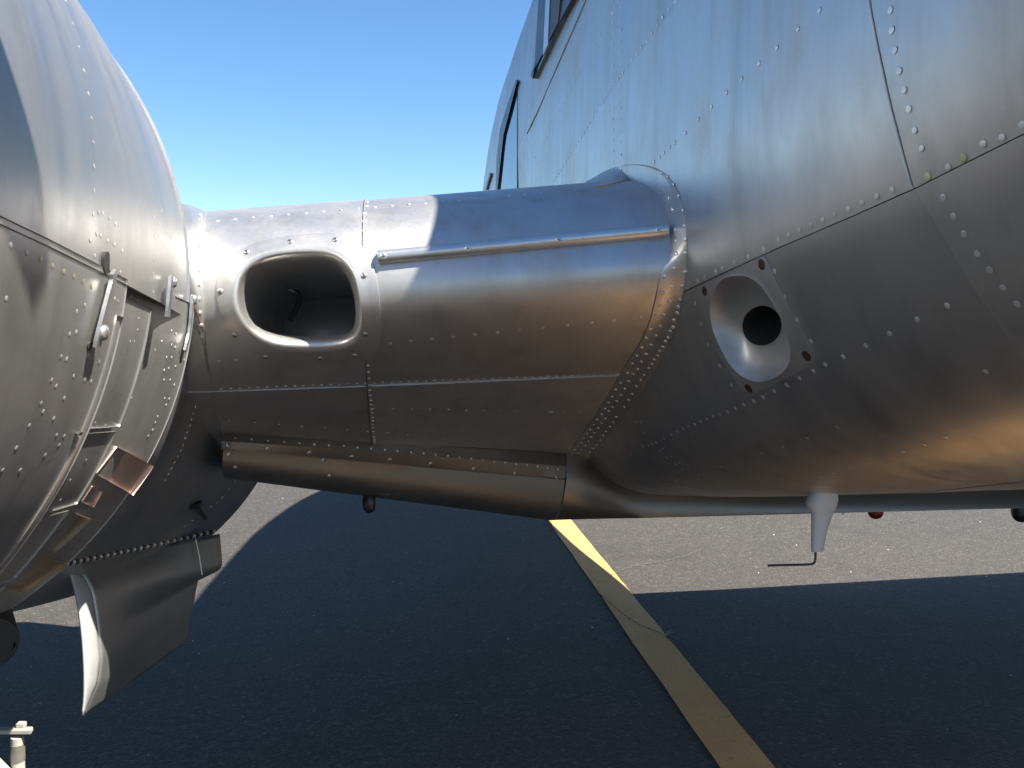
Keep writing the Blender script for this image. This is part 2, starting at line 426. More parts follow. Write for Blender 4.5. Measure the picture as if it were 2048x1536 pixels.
def seam_theta(pxs):
    """longitudinal seam: theta as a function of t through points seen on the skin"""
    T, H = [], []
    for p in pxs:
        h = hit(FB, *p)
        if h is None: print('seam miss', p); h = near(FB, *p, 1.8)
        v, w, t = loc(h[0]); T.append(t); H.append(fus_th(t, v, w))
    deg = 1 if len(T) < 3 else 2
    T = np.array(T); H = np.array(H); o = np.argsort(T); T, H = T[o], H[o]
    c = np.polyfit(T, H, 1)
    def fn(t):
        if t < T[0]: return H[0] + (t - T[0]) * c[0] * 0.5
        if t > T[-1]: return H[-1] + (t - T[-1]) * c[0] * 0.5
        return float(np.interp(t, T, H))
    return fn
SEAM_A = seam_theta([(1112, 365), (1165, 275), (1226, 180), (1300, 80), (1362, 0)])
SEAM_B = seam_theta([(1372, 582), (1450, 545), (1525, 511), (1680, 444), (1825, 380), (2046, 269)])
_e = loc(hit(FB, 2046, 962)[0]); _eh = fus_th(_e[2], _e[0], _e[1])
def SEAM_E(t): return max(-PI / 2 + 0.015, _eh - 0.42 * (t - _e[2])) if t > _e[2] else _eh
print('seam E', _e, _eh)
SEAM_C = seam_theta([(1060, 236), (1100, 148), (1160, 0)])
hs1 = [loc(hit(FB, *p)[0])[2] for p in [(1742, 0), (1770, 145), (1800, 270), (1830, 380)]]
TS1 = float(np.mean(hs1))
_st = sorted((fus_th(q[2], q[0], q[1]), q[2]) for q in (loc(hit(FB, *p)[0]) for p in [(1742, 0), (1770, 145), (1800, 270), (1830, 380), (1890, 480), (1990, 640)]))
ST_TH = [a for a, b in _st]; ST_T = [b for a, b in _st]; print(_st)
print('station seam t', hs1)

VENT_HOLE = smoothloop([(1440, 560), (1467, 549), (1503, 552), (1531, 579), (1557, 620), (1584, 687), (1582, 727), (1565, 749), (1527, 765), (1495, 759), (1465, 736), (1440, 692), (1424, 650), (1421, 613), (1427, 587)], 48, 1)
vh_c = VENT_HOLE.mean(0); VH_IN = [tuple(vh_c + (p - vh_c) * 1.03) for p in VENT_HOLE]

rivets = []      # (parent, position, normal, radius, height, material)
def rivet_px(bv, parent, pts, r=0.0035, h=0.35, mat='rivet', jit=0.0):
    for p in pts:
        q = hit(bv, *p)
        if q is None: continue
        rivets.append((parent, q[0], q[1], r * random.uniform(0.92, 1.08), h * (0.48 if parent is fuselage else 0.6 if parent is cowling else 0.85), mat))
def rivet_row(bv, parent, pts, n, r=0.0035, h=0.35, mat='rivet', skip=0.0):
    line = resample(pts, 120); H = [hit(bv, *p) for p in line]; H = [x for x in H if x is not None]
    if len(H) < 3: return
    pos = np.array([x[0] for x in H]); s = np.concatenate([[0], np.cumsum(np.linalg.norm(np.diff(pos, axis=0), axis=1))])
    for q in np.linspace(0, s[-1], n):
        if random.random() < skip: continue
        i = min(len(H) - 1, int(np.searchsorted(s, q))); p = np.array([np.interp(q, s, pos[:, a]) for a in range(3)])
        p = p + VX * random.gauss(0, 0.0004) + WX * random.gauss(0, 0.0004)
        rivets.append((parent, p, H[i][1], r * random.uniform(0.9, 1.1), h * random.uniform(0.8, 1.2) * (0.48 if parent is fuselage else 0.6 if parent is cowling else 0.85), mat))

def fus_st(t, th):
    ofs = np.interp(th, ST_TH, ST_T) - TS1
    return fus(t + ofs * max(0.0, 1 - abs(t - TS1) / 0.35), th)
def fp(t0, t1, a, b, nu, nv, lift=0.0, hole=None):
    return panel('skin_panel', fus_st, (t0, t1, a, b), nu, nv, fuselage, 'skin', lift=lift, hole=hole, nrm_sign=-1.0, amp=0.0014)
low = lambda t: -PI / 2 - 0.1
fp(TS1, 3.4, SEAM_B, SEAM_A, 110, 40, 0.0012)
fp(-0.2, TS1, SEAM_B, lambda t: max(SEAM_A(t), 0.75), 70, 60, 0.0014)
fp(TS1 + 0.0, 3.4, SEAM_E, SEAM_B, 300, 170, 0.0, hole=[VH_IN])
fp(-0.2, TS1, SEAM_E, SEAM_B, 60, 60, 0.0010)
fp(-0.2, 3.4, low, SEAM_E, 90, 12, 0.0010)
fp(TS1, 3.4, SEAM_A, SEAM_C, 60, 14, 0.0)
fp(TS1, 3.4, SEAM_C, lambda t: PI / 2, 60, 40, 0.0)
fp(3.4, 6.5, SEAM_A, lambda t: PI / 2, 40, 30, 0.0)
fp(3.4, 6.5, low, SEAM_A, 40, 40, 0.0)
fp(6.5, 9.9, low, lambda t: PI / 2, 30, 40, 0.0)
fp(-1.24, -0.2, low, lambda t: PI / 2, 30, 40, 0.0)
fp(-0.2, TS1, lambda t: max(SEAM_A(t), 0.75), lambda t: PI / 2, 30, 20, 0.0)
fp(-1.24, 9.9, lambda t: PI / 2, lambda t: PI * 1.5 - 0.1, 60, 40, 0.0)

# ragged bead of sealant along the station seam
_pp = [hit(FB, *p) for p in smoothline([(1736, -4), (1738, 0), (1766, 145), (1796, 270), (1823, 370)], 160, 1)]
bead = [q[0] + q[1] * 0.0012 for q in _pp]
tube('seam_sealant', bead, [0.0009 + 0.0009 * abs(noise.noise((i * 0.31, 2, 7))) for i in range(160)], fuselage, 'sealant', 6)
# ------------------------------------------------------------------ wing surface
CHORD_TE = 3.22
def _sec(up, lo):
    full = smoothline([p for p in up[::-1]] + lo, 1200, 4); i = int(np.argmin(full[:, 0])); x0 = full[i, 0]
    full = full - np.array([x0, 0]); return resample(full[:i + 1][::-1], 200), resample(full[i:], 200)
UP_R, LO_R = _sec([(.001, .256), (.022, .318), (.055, .368), (.12, .424), (.25, .472), (.45, .522), (.8, .540), (1.3, .43), (1.82, .17)],
                  [(.016, .212), (.055, .182), (.115, .149), (.205, .108), (.345, .060), (.53, -.003), (.775, -.076), (1.12, -.158), (1.4, -.160), (1.82, .165)])
UP_L, LO_L = _sec([(.004, .232), (.022, .285), (.055, .328), (.12, .371), (.25, .410), (.45, .430), (.8, .425), (1.2, .35), (1.70, .17)],
                  [(.004, .172), (.025, .132), (.07, .088), (.17, .030), (.28, -.016), (.40, -.056), (.55, -.098), (.80, -.130), (1.1, -.08), (1.70, .165)])
def tLE(v): return 1.50 - 0.09 * (v + 0.40) / 0.9 if v < 0.6 else 1.40
def wing(v, q):
    """q from -1 (upper trailing edge) over 0 (leading edge) to 1 (lower trailing edge)"""
    k = min(max((v + 0.40) / 0.9, -0.3), 1.3)
    a, b = (UP_L, UP_R) if q < 0 else (LO_L, LO_R)
    x = abs(q) ** 1.35 * 199; i = min(198, int(x)); f = x - i
    pa = a[i] * (1 - f) + a[i + 1] * f; pb = b[i] * (1 - f) + b[i + 1] * f
    p = pa * (1 - k) + pb * k
    return np.array([v, p[1], tLE(v) + p[0]])
wv = np.linspace(-0.9, 1.3, 70); wq = np.linspace(-1, 1, 141)
WV = [P(*wing(v, q)) for v in wv for q in wq]; WF = grid_faces(len(wv), len(wq))
WB = bvh_of(WV, WF)
core = []
for v in wv:
    c = np.array([v, 0.22, tLE(v) + 0.6])
    for q in wq:
        p = wing(v, q); core.append(P(*(p + (c - p) * 0.015)))
INLET_OUT = smoothloop([(433, 593), (434, 560), (450, 527), (490, 493), (547, 477), (613, 469), (673, 468), (715, 482), (740, 512), (752, 547), (760, 600), (763, 667), (758, 700), (738, 718), (693, 724), (613, 728), (553, 723), (513, 710), (475, 683), (446, 645)], 72, 1)
INLET_CREST = smoothloop([(468, 593), (478, 547), (513, 513), (567, 500), (640, 498), (682, 511), (709, 545), (721, 593), (725, 643), (714, 680), (682, 697), (580, 699), (535, 689), (498, 662), (476, 630)], 72, 1)
INLET_THROAT = smoothloop([(490, 590), (494, 562), (512, 541), (540, 530), (590, 523), (655, 522), (689, 541), (707, 583), (713, 636), (702, 668), (645, 674), (567, 671), (515, 656), (495, 628)], 72, 1)
def align(loops):
    out = []
    for l in loops:
        c = l.mean(0); a = np.arctan2(l[:, 1] - c[1], l[:, 0] - c[0]); i = int(np.argmin(np.abs(a))); l = np.roll(l, -i, 0)
        c2 = np.cross(l[1] - c, l[0] - c); out.append(l)
    return out
INLET_OUT, INLET_CREST, INLET_THROAT = align([INLET_OUT, INLET_CREST, INLET_THROAT])
ic = INLET_OUT.mean(0); I_CUT = [tuple(0.5 * (a + b)) for a, b in zip(INLET_OUT, INLET_CREST)]
wing_ob = mesh('wing', [c for c in core], [f for f in WF if not any(inside(I_CUT, *proj(core[i])) and loc(core[i])[2] < 2.0 for i in f)], root, 'core')
# outer wing panels, their own place in the shadow
def outer_wing(v0, v1, taper, name, fwd=0.0):
    vs = []
    for v in np.linspace(v0, v1, 14):
        k = abs(v - v0) / abs(v1 - v0)
        for q in np.linspace(-1, 1, 41):
            p = wing(0.3, q).copy(); wm = 0.2
            p[2] = CHORD_TE - 0.05 - (CHORD_TE - 0.05 - p[2]) * (1 - taper * k); p[1] = wm + (p[1] - wm) * (1 - 0.6 * k) + 0.35 * k; p[0] = v
            if fwd: p[2] -= fwd * (1 - (p[2] - 1.4) / 1.82)
            vs.append(P(*p))
    return mesh(name, vs, grid_faces(14, 41), root, 'wing')
outer_wing(-1.0, -6.0, 0.45, 'outer_wing'); outer_wing(1.3, 8.2, 0.45, 'outer_wing', 0.2)
def wing_q(px, py):
    h = near(WB, px, py, 2.0); v, w, t = loc(h[0])
    best = min(np.linspace(-0.8, 0.95, 900), key=lambda q: np.linalg.norm(wing(v, q) - np.array([v, w, t])))
    return v, best
def lin(pts):
    x = [wing_q(*p) for p in pts]; c = np.polyfit([a for a, b in x], [b for a, b in x], 1)
    return lambda v: float(np.polyval(c, v))
Q_SEAM = lin([(446, 784), (717, 772), (887, 766), (1230, 752)])
Q_LOW = lin([(445, 872), (740, 897), (1120, 931)])
V_SEAM = -0.043
wp = lambda v0, v1, a, b, nu, nv, lift, hole=None: panel('skin_panel', wing, (v0, v1, a, b), nu, nv, wing_ob, 'wing', lift=lift, hole=hole, nrm_sign=1.0, amp=0.0005)
wp(-0.9, V_SEAM, -0.95, Q_SEAM, 90, 170, 0.0, [I_CUT])
wp(V_SEAM, 0.9, -0.95, Q_SEAM, 80, 120, 0.0010)
wp(-0.9, V_SEAM, Q_SEAM, lambda v: 0.95, 40, 60, 0.0008)
wp(V_SEAM, 0.9, Q_SEAM, lambda v: 0.95, 40, 60, 0.0)

# ------------------------------------------------------------------ nacelle and cowling
NV, NW = -0.91, 0.22
def cowl_r(t):
    return np.interp(t, [0.50, 0.512, 0.535, 0.57, 0.63, 0.80, 1.02, 1.20, 1.40], [0.52, 0.553, 0.578, 0.596, 0.608, 0.614, 0.614, 0.610, 0.598])
def cowl(t, a, dr=0.0):
    r = float(cowl_r(t)) + dr
    return np.array([NV + r * math.cos(a), NW + r * math.sin(a), t])
def ang(px, py, bv=None):
    h = hit(CB, px, py); v, w, t = loc(h[0]); return math.atan2(w - NW, v - NV), t
ct = np.linspace(0.50, 1.40, 60); ca = np.linspace(-PI, PI, 181)[:-1]
CV = [P(*cowl(t, a)) for t in ct for a in ca]; CB = bvh_of(CV, grid_faces(len(ct), len(ca), True))
A_SEAM0, _ = ang(200, 545); A_F1, T_F = ang(155, 865); A_F2, _ = ang(17, 1055)
print('cowl seam', math.degrees(A_SEAM0), 'flaps', math.degrees(A_F1), T_F, math.degrees(A_F2))
T_F = 1.03
cowling = mesh('engine_cowling', [P(*cowl(t, a, -0.008)) for t in np.linspace(0.50, 1.04, 30) for a in ca], grid_faces(30, len(ca), True), root, 'core')
# inner bulkhead keeps daylight out of the cowling
vs = [P(NV + 0.50 * math.cos(a), NW + 0.50 * math.sin(a), 0.75) for a in ca] + [P(NV, NW, 0.72)]
mesh('bulkhead', vs, [(i, (i + 1) % 180, 180) for i in range(180)], cowling, 'dark')
cpn = lambda t0, t1, a, b, nu, nv, lift, name='skin_panel', mat='cowl', par=None: panel(name, cowl, (t0, t1, a, b), nu, nv, par or cowling, mat, lift=lift, nrm_sign=-1.0, amp=0.0006)
cpn(0.505, 1.395, lambda t: A_SEAM0, lambda t: PI * 0.75, 110, 100, 0.0022)
cpn(0.505, T_F, lambda t: -PI * 0.75, lambda t: A_SEAM0 + 0.012, 80, 100, 0.0)
cpn(0.505, 1.395, lambda t: PI * 0.75, lambda t: PI * 1.25, 40, 40, 0.0)
# bright gutter strip at the rear edge of the lower cowl
def gut(t, a): return cowl(t, a, 0.004 * math.sin(PI * min(1, max(0, (t - T_F + 0.022) / 0.022))))
panel('gutter_strip', gut, (T_F - 0.022, T_F, lambda t: -PI * 0.75, lambda t: A_SEAM0 - 0.06), 8, 90, cowling, 'trim', lift=0.0015, nrm_sign=-1.0, amp=0.0002)
# firewall skirt behind the flaps
def skirt_r(t): return np.interp(t, [1.02, 1.10, 1.25, 1.38, 1.41], [0.553, 0.578, 0.598, 0.606, 0.604])
def skirt(t, a): r = float(skirt_r(t)); return np.array([NV + r * math.cos(a), NW + r * math.sin(a), t])
st = np.linspace(1.02, 1.41, 30)
SV = [P(*skirt(t, a)) for t in st for a in ca]; SB = bvh_of(SV, grid_faces(30, 180, True))
nac_skirt = panel('cowl_skirt', skirt, (1.02, 1.405, lambda t: -PI * 0.75, lambda t: A_SEAM0 + 0.04), 40, 100, cowling, 'flap', nrm_sign=-1.0)
# cowl flaps
def flap_fn(da):
    def fn(t, a):
        k = (t - T_F) / 0.2
        r = 0.6105 + da * k
        return np.array([NV + r * math.cos(a), NW + r * math.sin(a), t])
    return fn
flap_edges = [A_SEAM0 - 0.015, A_F1, A_F2, A_F2 - (A_F1 - A_F2), A_F2 - 2 * (A_F1 - A_F2), A_F2 - 3 * (A_F1 - A_F2)]
FLEN = [0.127, 0.116, 0.094, 0.08, 0.08]
for i in range(5):
    a1, a0 = flap_edges[i], flap_edges[i + 1]
    fl = panel('cowl_flap', flap_fn([-0.003, -0.001, 0.002, 0.004, 0.006][i]), (T_F + 0.004, T_F + FLEN[i], lambda t, a0=a0: a0 + 0.004, lambda t, a1=a1: a1 - 0.004), 26, 30, cowling, 'flap', thick=0.0015, lift=0.001, nrm_sign=-1.0)
    # bright turned edge along the lower side of each flap
    fn = flap_fn([-0.003, -0.001, 0.002, 0.004, 0.006][i])
    pts = [P(*(fn(t, a0 + 0.004))) for t in np.linspace(T_F + 0.004, T_F + FLEN[i], 12)]
    tube('flap_edge', pts, 0.0009, cowling, 'trim', 6)

# nacelle body behind the firewall
NT = [(1.36, 0.586, NW, -0.60, 1.0), (1.5, 0.578, 0.215, -0.5, 0.97), (1.62, 0.562, 0.20, -0.45, 0.75), (2.0, 0.60, 0.17, -0.425, 0.62), (2.5, 0.632, 0.15, -0.415, 0.5), (2.8, 0.58, 0.15, -0.36, 0.45), (3.1, 0.40, 0.16, -0.2, 0.4), (3.25, 0.05, 0.17, 0.1, 0.4)]
def nac(t, a):
    r, wc, wb, uf = lerpT(NT, t)
    v = NV + r * math.cos(a); w = wc + r * math.sin(a) * (1 if math.sin(a) < 0 else uf)
    if w < wb + 0.06: w = wb + 0.06 - 0.06 * (1 - math.exp(-(wb + 0.06 - w) / 0.06))
    return np.array([v, w, t])
nt_ = np.concatenate([np.linspace(1.36, 2.6, 60), np.linspace(2.63, 3.25, 24)])
NVt = [P(*nac(t, a)) for t in nt_ for a in ca]; NFc = grid_faces(len(nt_), 180, True)
nacelle = mesh('nacelle', NVt, NFc, root, 'cowl'); NB_ = bvh_of(NVt, NFc)

# nacelle to wing fillet
def band(name, left, right, bl, br, n, m, parent, mat, sag=0.012, lift=0.003, tl=1.6, tr=1.6, lift_r=None):
    ta = smoothline(left, n, 2) if bl is None else None
    ns_ = []; L = smoothline(left, n, 2); Rr = smoothline(right, n, 2); vs = []
    for a, b in zip(L, Rr):
        pa, na = near(bl, a[0], a[1], tl) if bl is not None else nac_pt(*a)
        pb, nb = near(br, b[0], b[1], tr)
        pa = pa + na * lift; pb = pb + nb * (lift if lift_r is None else lift_r)
        for j in range(m):
            k = j / (m - 1); nn = na * (1 - k) + nb * k; nn /= max(1e-6, np.linalg.norm(nn))
            # quadratic through a control point where the two sheets would meet
            vs.append(pa * (1 - k) + pb * k + nn * sag * math.sin(PI * k)); ns_.append(nn)
    vs0 = [v.copy() for v in vs]
    fs = grid_faces(n, m)
    back = []
    e = [i * m for i in range(n)] + [(n - 1) * m + j for j in range(1, m)] + [i * m + m - 1 for i in range(n - 2, -1, -1)] + [j for j in range(m - 2, 0, -1)]
    c = len(vs)
    for i in e: vs.append(vs[i].copy())
    for i in e: vs.append(vs[i] - 0.0045 * ns_[i])
    q = len(e); fs += [(c + i, c + (i + 1) % q, c + q + (i + 1) % q, c + q + i) for i in range(q)]
    o = mesh(name, vs, fs, parent, mat)
    return o, bvh_of(vs0, grid_faces(n, m))
# nacelle side of the join uses cowl + nacelle together
JV = NVt + CV + SV; off1 = len(NVt); off2 = off1 + len(CV)
JB = bvh_of(JV, NFc + grid_faces(len(ct), 180, True, off1) + grid_faces(30, 180, True, off2))
def nac_pt(t, deg):
    a = math.radians(deg); p = P(*nac(t, a)); return p, math.cos(a) * VX + math.sin(a) * WX
nf, NFB = band('nacelle_fillet', [(1.42, 13), (1.42, 7), (1.43, 0), (1.50, -6), (1.62, -11), (1.76, -16), (1.88, -21), (1.95, -24.5)],
               [(411, 427), (408, 470), (405, 540), (406, 600), (410, 690), (418, 752), (432, 815), (447, 868)], None, WB, 40, 9, root, 'trim', sag=0.004)
# fuselage fillet
FIL_OUT = [(1172, 364), (1188, 356), (1223, 336), (1266, 327), (1310, 333), (1336, 349), (1357, 377), (1372, 428), (1376, 479), (1376, 522), (1370, 584), (1357, 639), (1343, 683), (1317, 727), (1285, 774), (1255, 822), (1211, 880), (1159, 938), (1153, 952)]
FIL_IN = [(1190, 375), (1218, 370), (1246, 362), (1270, 357), (1292, 358), (1317, 384), (1334, 424), (1340, 450), (1342, 515), (1321, 544), (1312, 595), (1299, 646), (1285, 678), (1266, 708), (1237, 752), (1205, 809), (1170, 859), (1120, 930), (1114, 938)]
ff, FFB = band('wing_fillet', FIL_OUT, FIL_IN, FB, WB, 110, 11, root, 'wing', sag=-0.002, lift=0.0030, tl=1.9, tr=1.9, lift_r=0.0019)

# ------------------------------------------------------------------ air inlet in the leading edge
def ring3(loop, bv, out=0.0, back=0.0):
    r = []
    for p in loop:
        h = near(bv, p[0], p[1], 1.5); r.append(h[0] + h[1] * out + back * raydir(*p))
    return np.array(r)
def loft(name, rings, parent, mat, close_end=False, sharp=None):
    n = len(rings[0]); vs = [p for r in rings for p in r]; fs = grid_faces(len(rings), n, True)
    if close_end:
        vs.append(rings[-1].mean(0)); fs += [((len(rings) - 1) * n + i, (len(rings) - 1) * n + (i + 1) % n, len(vs) - 1) for i in range(n)]
    return mesh(name, vs, fs, parent, mat, sharp=sharp)
mixl = lambda a, b, k: a * (1 - k) + b * k
ro = ring3(INLET_OUT, WB, -0.002); ro2 = ring3(INLET_OUT, WB, 0.0025)
rings = [ro, ro2]
for k, ou in ((0.15, 0.003), (0.4, 0.0032), (0.65, 0.0035), (0.85, 0.0042), (1.0, 0.0045)):
    rings.append(ring3(mixl(INLET_OUT, INLET_CREST, k), WB, ou))
for k, bk in ((0.12, -0.003), (0.25, -0.001), (0.4, 0.004), (0.55, 0.010), (0.7, 0.018), (0.85, 0.030), (1.0, 0.060)):
    rings.append(ring3(mixl(INLET_CREST, INLET_THROAT, k), WB, 0.0, bk))
inlet = loft('air_inlet', rings, root, 'wing', sharp=50)
th = rings[-1]; tc = th.mean(0)
duct = [th]
for k in range(1, 9):
    s = k / 8
    duct.append(th + AX * 0.42 * s + (th - tc) * (0.22 * s) - WX * 0.03 * s + VX * 0.04 * s)
dct = loft('duct', duct, inlet, 'wing', True)
pp = [CAM + raydir(x, y) * d for x, y, d in ((505, 582, 1.78), (535, 576, 1.78), (570, 575, 1.80), (590, 582, 1.80), (603, 600, 1.82), (580, 640, 1.85))]
tube('duct_pipe', smoothline(pp, 24, 2), 0.006, inlet, 'dull', 8)
def screw(px, py, bv, parent, r, mat='screw', h=0.45, slot='cross', lift=0.0):
    q = hit(bv, px, py)
    if q is None: return
    p, n = q; p = p + n * lift
    u = np.cross(n, [0.2, 0.1, 1]); u /= np.linalg.norm(u); w = np.cross(n, u); vs = []; fs = []
    S = 16
    prof = [(1.0, 0.0), (1.0, 0.10), (0.85, 0.28), (0.55, 0.40), (0.25, 0.45)]
    rot = random.uniform(0, 3)
    for rr, hh in prof:
        for j in range(S):
            a = 2 * PI * j / S; vs.append(p + r * (rr * (math.cos(a) * u + math.sin(a) * w) + n * hh * h / 0.45))
    fs = grid_faces(len(prof), S, True) + [tuple((len(prof) - 1) * S + j for j in range(S))]
    o = mesh('screw', vs, fs, parent, mat, sharp=50)
    me = bpy.data.meshes.new('screw_slot'); sv = []; sf = []
    for k in range(2 if slot == 'cross' else 1):
        a = rot + k * PI / 2; d = math.cos(a) * u + math.sin(a) * w; e = math.cos(a + PI / 2) * u + math.sin(a + PI / 2) * w
        L, Wd = (0.52, 0.10) if slot == 'cross' else (0.85, 0.11)
        b = len(sv); top = n * (0.47 * h / 0.45 + 0.012 * k) * r
        sv += [p + top + r * (L * d + Wd * e), p + top + r * (-L * d + Wd * e), p + top + r * (-L * d - Wd * e), p + top + r * (L * d - Wd * e)]
        sf.append((b, b + 1, b + 2, b + 3))
    bm = bmesh.new(); bm.from_mesh(o.data)
    base = len(bm.verts); nv_ = [bm.verts.new(tuple(v)) for v in sv]
    for f in sf:
        ff_ = bm.faces.new([nv_[i] for i in f]); ff_.material_index = 1
    bm.to_mesh(o.data); bm.free(); o.data.materials.append(M['dark'])
    return o
IB = bvh_of([p for r in rings[:7] for p in r], grid_faces(7, 72, True))
for x, y in [(440, 583), (493, 504), (580, 483), (671, 479), (728, 551), (731, 669), (709, 711), (640, 717), (531, 714), (469, 671)]:
    screw(x, y, IB, inlet, 0.0052)

# ------------------------------------------------------------------ half round trim rod
rod_px = [(757, 517), (940, 500), (1130, 482), (1334, 463)]
rp = [hit(WB, *p) for p in smoothline(rod_px, 40, 1)]
rod_pts = np.array([q[0] + q[1] * 0.004 for q in rp])
_s = np.linspace(0, 1, len(rod_pts)); rod_pts = np.stack([np.polyval(np.polyfit(_s, rod_pts[:, a], 3), _s) for a in range(3)], 1)
rod = tube('trim_rod', rod_pts, 0.0118, root, 'trim', 20)
RB = bvh_of([tuple(v.co) for v in rod.data.vertices], [tuple(p.vertices) for p in rod.data.polygons])
for x, y in [(767, 513), (936, 497), (1118, 480), (1316, 460)]: screw(x, y, RB, rod, 0.0055, 'trim', 0.2)

# ------------------------------------------------------------------ recessed vent plate in the fuselage side
VP_OUT = smoothloop([(1399, 575), (1460, 545), (1519, 514), (1530, 509), (1536, 520), (1560, 575), (1597, 648), (1630, 706), (1632, 720), (1620, 733), (1560, 764), (1510, 788), (1497, 789), (1485, 778), (1450, 730), (1420, 665), (1405, 615), (1397, 590)], 96, 1)
hole_l = np.array([(1485 + 38 * math.cos(a), 667 + 40 * math.sin(a)) for a in np.linspace(0, 2 * PI, 97)[:-1]])
vh = resample(VENT_HOLE, 96, True)
VP_OUT, vh, hole_l = align([VP_OUT, vh, hole_l])
r0 = ring3(VP_OUT, FB, 0.0005); r1 = ring3(VP_OUT, FB, 0.0016); vr = [r0, r1]
for k in (0.4, 0.75, 0.93): vr.append(ring3(mixl(VP_OUT, vh, k), FB, 0.0016))
NVENT = hit(FB, 1500, 660)[1]
for k, dp in ((0.0, 0.002), (0.08, -0.004), (0.2, -0.013), (0.4, -0.024), (0.65, -0.032), (0.88, -0.037), (1.0, -0.038)):
    vr.append(ring3(mixl(vh, hole_l, k), FB, 0.0) + NVENT * dp)
vent = loft('vent_plate', vr, root, 'flap', sharp=50)
vin = [vr[-1] - NVENT * d for d in (0.0, 0.006, 0.03, 0.12)]
vin = [r + (r.mean(0) - r) * s for r, s in zip(vin, (0, 0.02, 0.03, 0.03))]
loft('vent_tube', vin, vent, 'dark', True)
VPB = bvh_of([p for r in vr[:6] for p in r], grid_faces(6, 96, True))
for x, y in [(1409, 582), (1523, 529), (1613, 712), (1497, 777)]: screw(x, y, VPB, vent, 0.0085, 'rusty', 0.10, 'slot')

# ------------------------------------------------------------------ windows and sill strip
def fpatch(name, pts, lift, thick, mat, tt=2.2):
    H = [near(FB, x, y, tt) for x, y in pts]
    return plate(name, [h[0] + h[1] * lift for h in H], [h[1] for h in H], thick, fuselage, mat, 0.01)
fpatch('window_pane', [(1089, -60), (1076, 158), (1100, 108), (1128, 48), (1180, -60)], 0.010, 0.003, 'glass')
fpatch('window_frame', [(1086, -60), (1072, 152), (1076, 158), (1079, 140), (1091, -60)], 0.011, 0.006, 'black')
fpatch('window_post', [(1106, -60), (1098, 112), (1108, 90), (1114, -60)], 0.013, 0.005, 'trim')
fpatch('window_post', [(1118, -60), (1110, 80), (1128, 45), (1136, -60)], 0.012, 0.004, 'brown')
fpatch('window_pane', [(1037, 166), (1036, 250), (1036, 380), (999, 380), (1001, 320), (1007, 262), (1021, 212)], 0.001, 0.003, 'glass', 3.2)
fpatch('window_frame', [(1038, 160), (1021, 208), (1005, 258), (998, 320), (996, 380), (1000, 380), (1002, 320), (1008, 264), (1024, 212), (1040, 164)], 0.003, 0.008, 'black', 3.2)
fpatch('window_frame', [(984, 346), (974, 380), (977, 380), (986, 349)], 0.003, 0.008, 'black', 4.0)
sl_, SLB = band('sill_strip', [(1054, 246), (1075, 202), (1110, 122), (1162, 0), (1185, -60)], [(1054, 268), (1080, 215), (1118, 125), (1173, 0), (1196, -60)], FB, FB, 30, 3, fuselage, 'skin', sag=0.0, lift=0.0025, tl=2.5, tr=2.5)

# ------------------------------------------------------------------ fairing under the leading edge, on across the belly
fx = [(-0.475, 0), (-0.40, 0.03), (0.36, 0.86), (0.55, 1.0), (0.9, 1.0), (2.3, 1.0)]
def fairing_sec(k):
    """cross-section control points along the span, k 0..1 nacelle to belly"""
    # top front edge seen at the wing skin, bottom edge below it
    top = np.array([440 + (1133 - 440) * k, 868 + (936 - 868) * k + 4 * math.sin(PI * k)])
    ledge = np.array([446 + (1130 - 446) * k, 897 + (957 - 897) * k])
    botm = np.array([452 + (1100 - 452) * k, 956 + (1041 - 956) * k])
    return top, ledge, botm
FE0 = np.array(loc(near(WB, 442, 866, 1.9)[0])); FE1 = np.array(loc(near(WB, 1131, 934, 2.4)[0])); print('fairing', FE0, FE1)
secs = []
for k in np.linspace(0, 1.0, 40):
    top, ledge, botm = fairing_sec(k)
    v0, w0, t0 = FE0 * (1 - k) + FE1 * k
    tt = t0 - 0.02
    def at_t(px, t):
        d = raydir(*px); s = t / (d @ AX); return CAM + d * s
    pl = at_t(ledge, tt - 0.012); pb = at_t(botm, tt + 0.10)
    vl, wl, tl_ = loc(pl); vb, wb, tb = loc(pb)
    row = [P(v0, w0 + 0.012, t0 + 0.02), P(v0, w0, t0 - 0.004), P(v0 * .5 + vl * .5, (w0 + wl) / 2, tt - 0.012), pl, P(vl, wl - 0.004, tl_ + 0.004)]
    for s in np.linspace(0.12, 1, 9):
        row.append(P(vl + (vb - vl) * s, wl - 0.004 + (wb - wl + 0.004) * math.sin(s * PI / 2) ** 0.9, tl_ + 0.004 + (tb - tl_) * (1 - math.cos(s * PI / 2))))
    row += [P(vb, wb + 0.002, tb + 0.25), P(vb, wb + 0.02, tb + 0.8), P(vb, wb + 0.10, tb + 1.2)]
    secs.append(row)
FSV = [p for r in secs for p in r]; nrow = len(secs[0])
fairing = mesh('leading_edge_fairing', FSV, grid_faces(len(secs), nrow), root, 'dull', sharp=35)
FAB = bvh_of(FSV, grid_faces(len(secs), nrow))
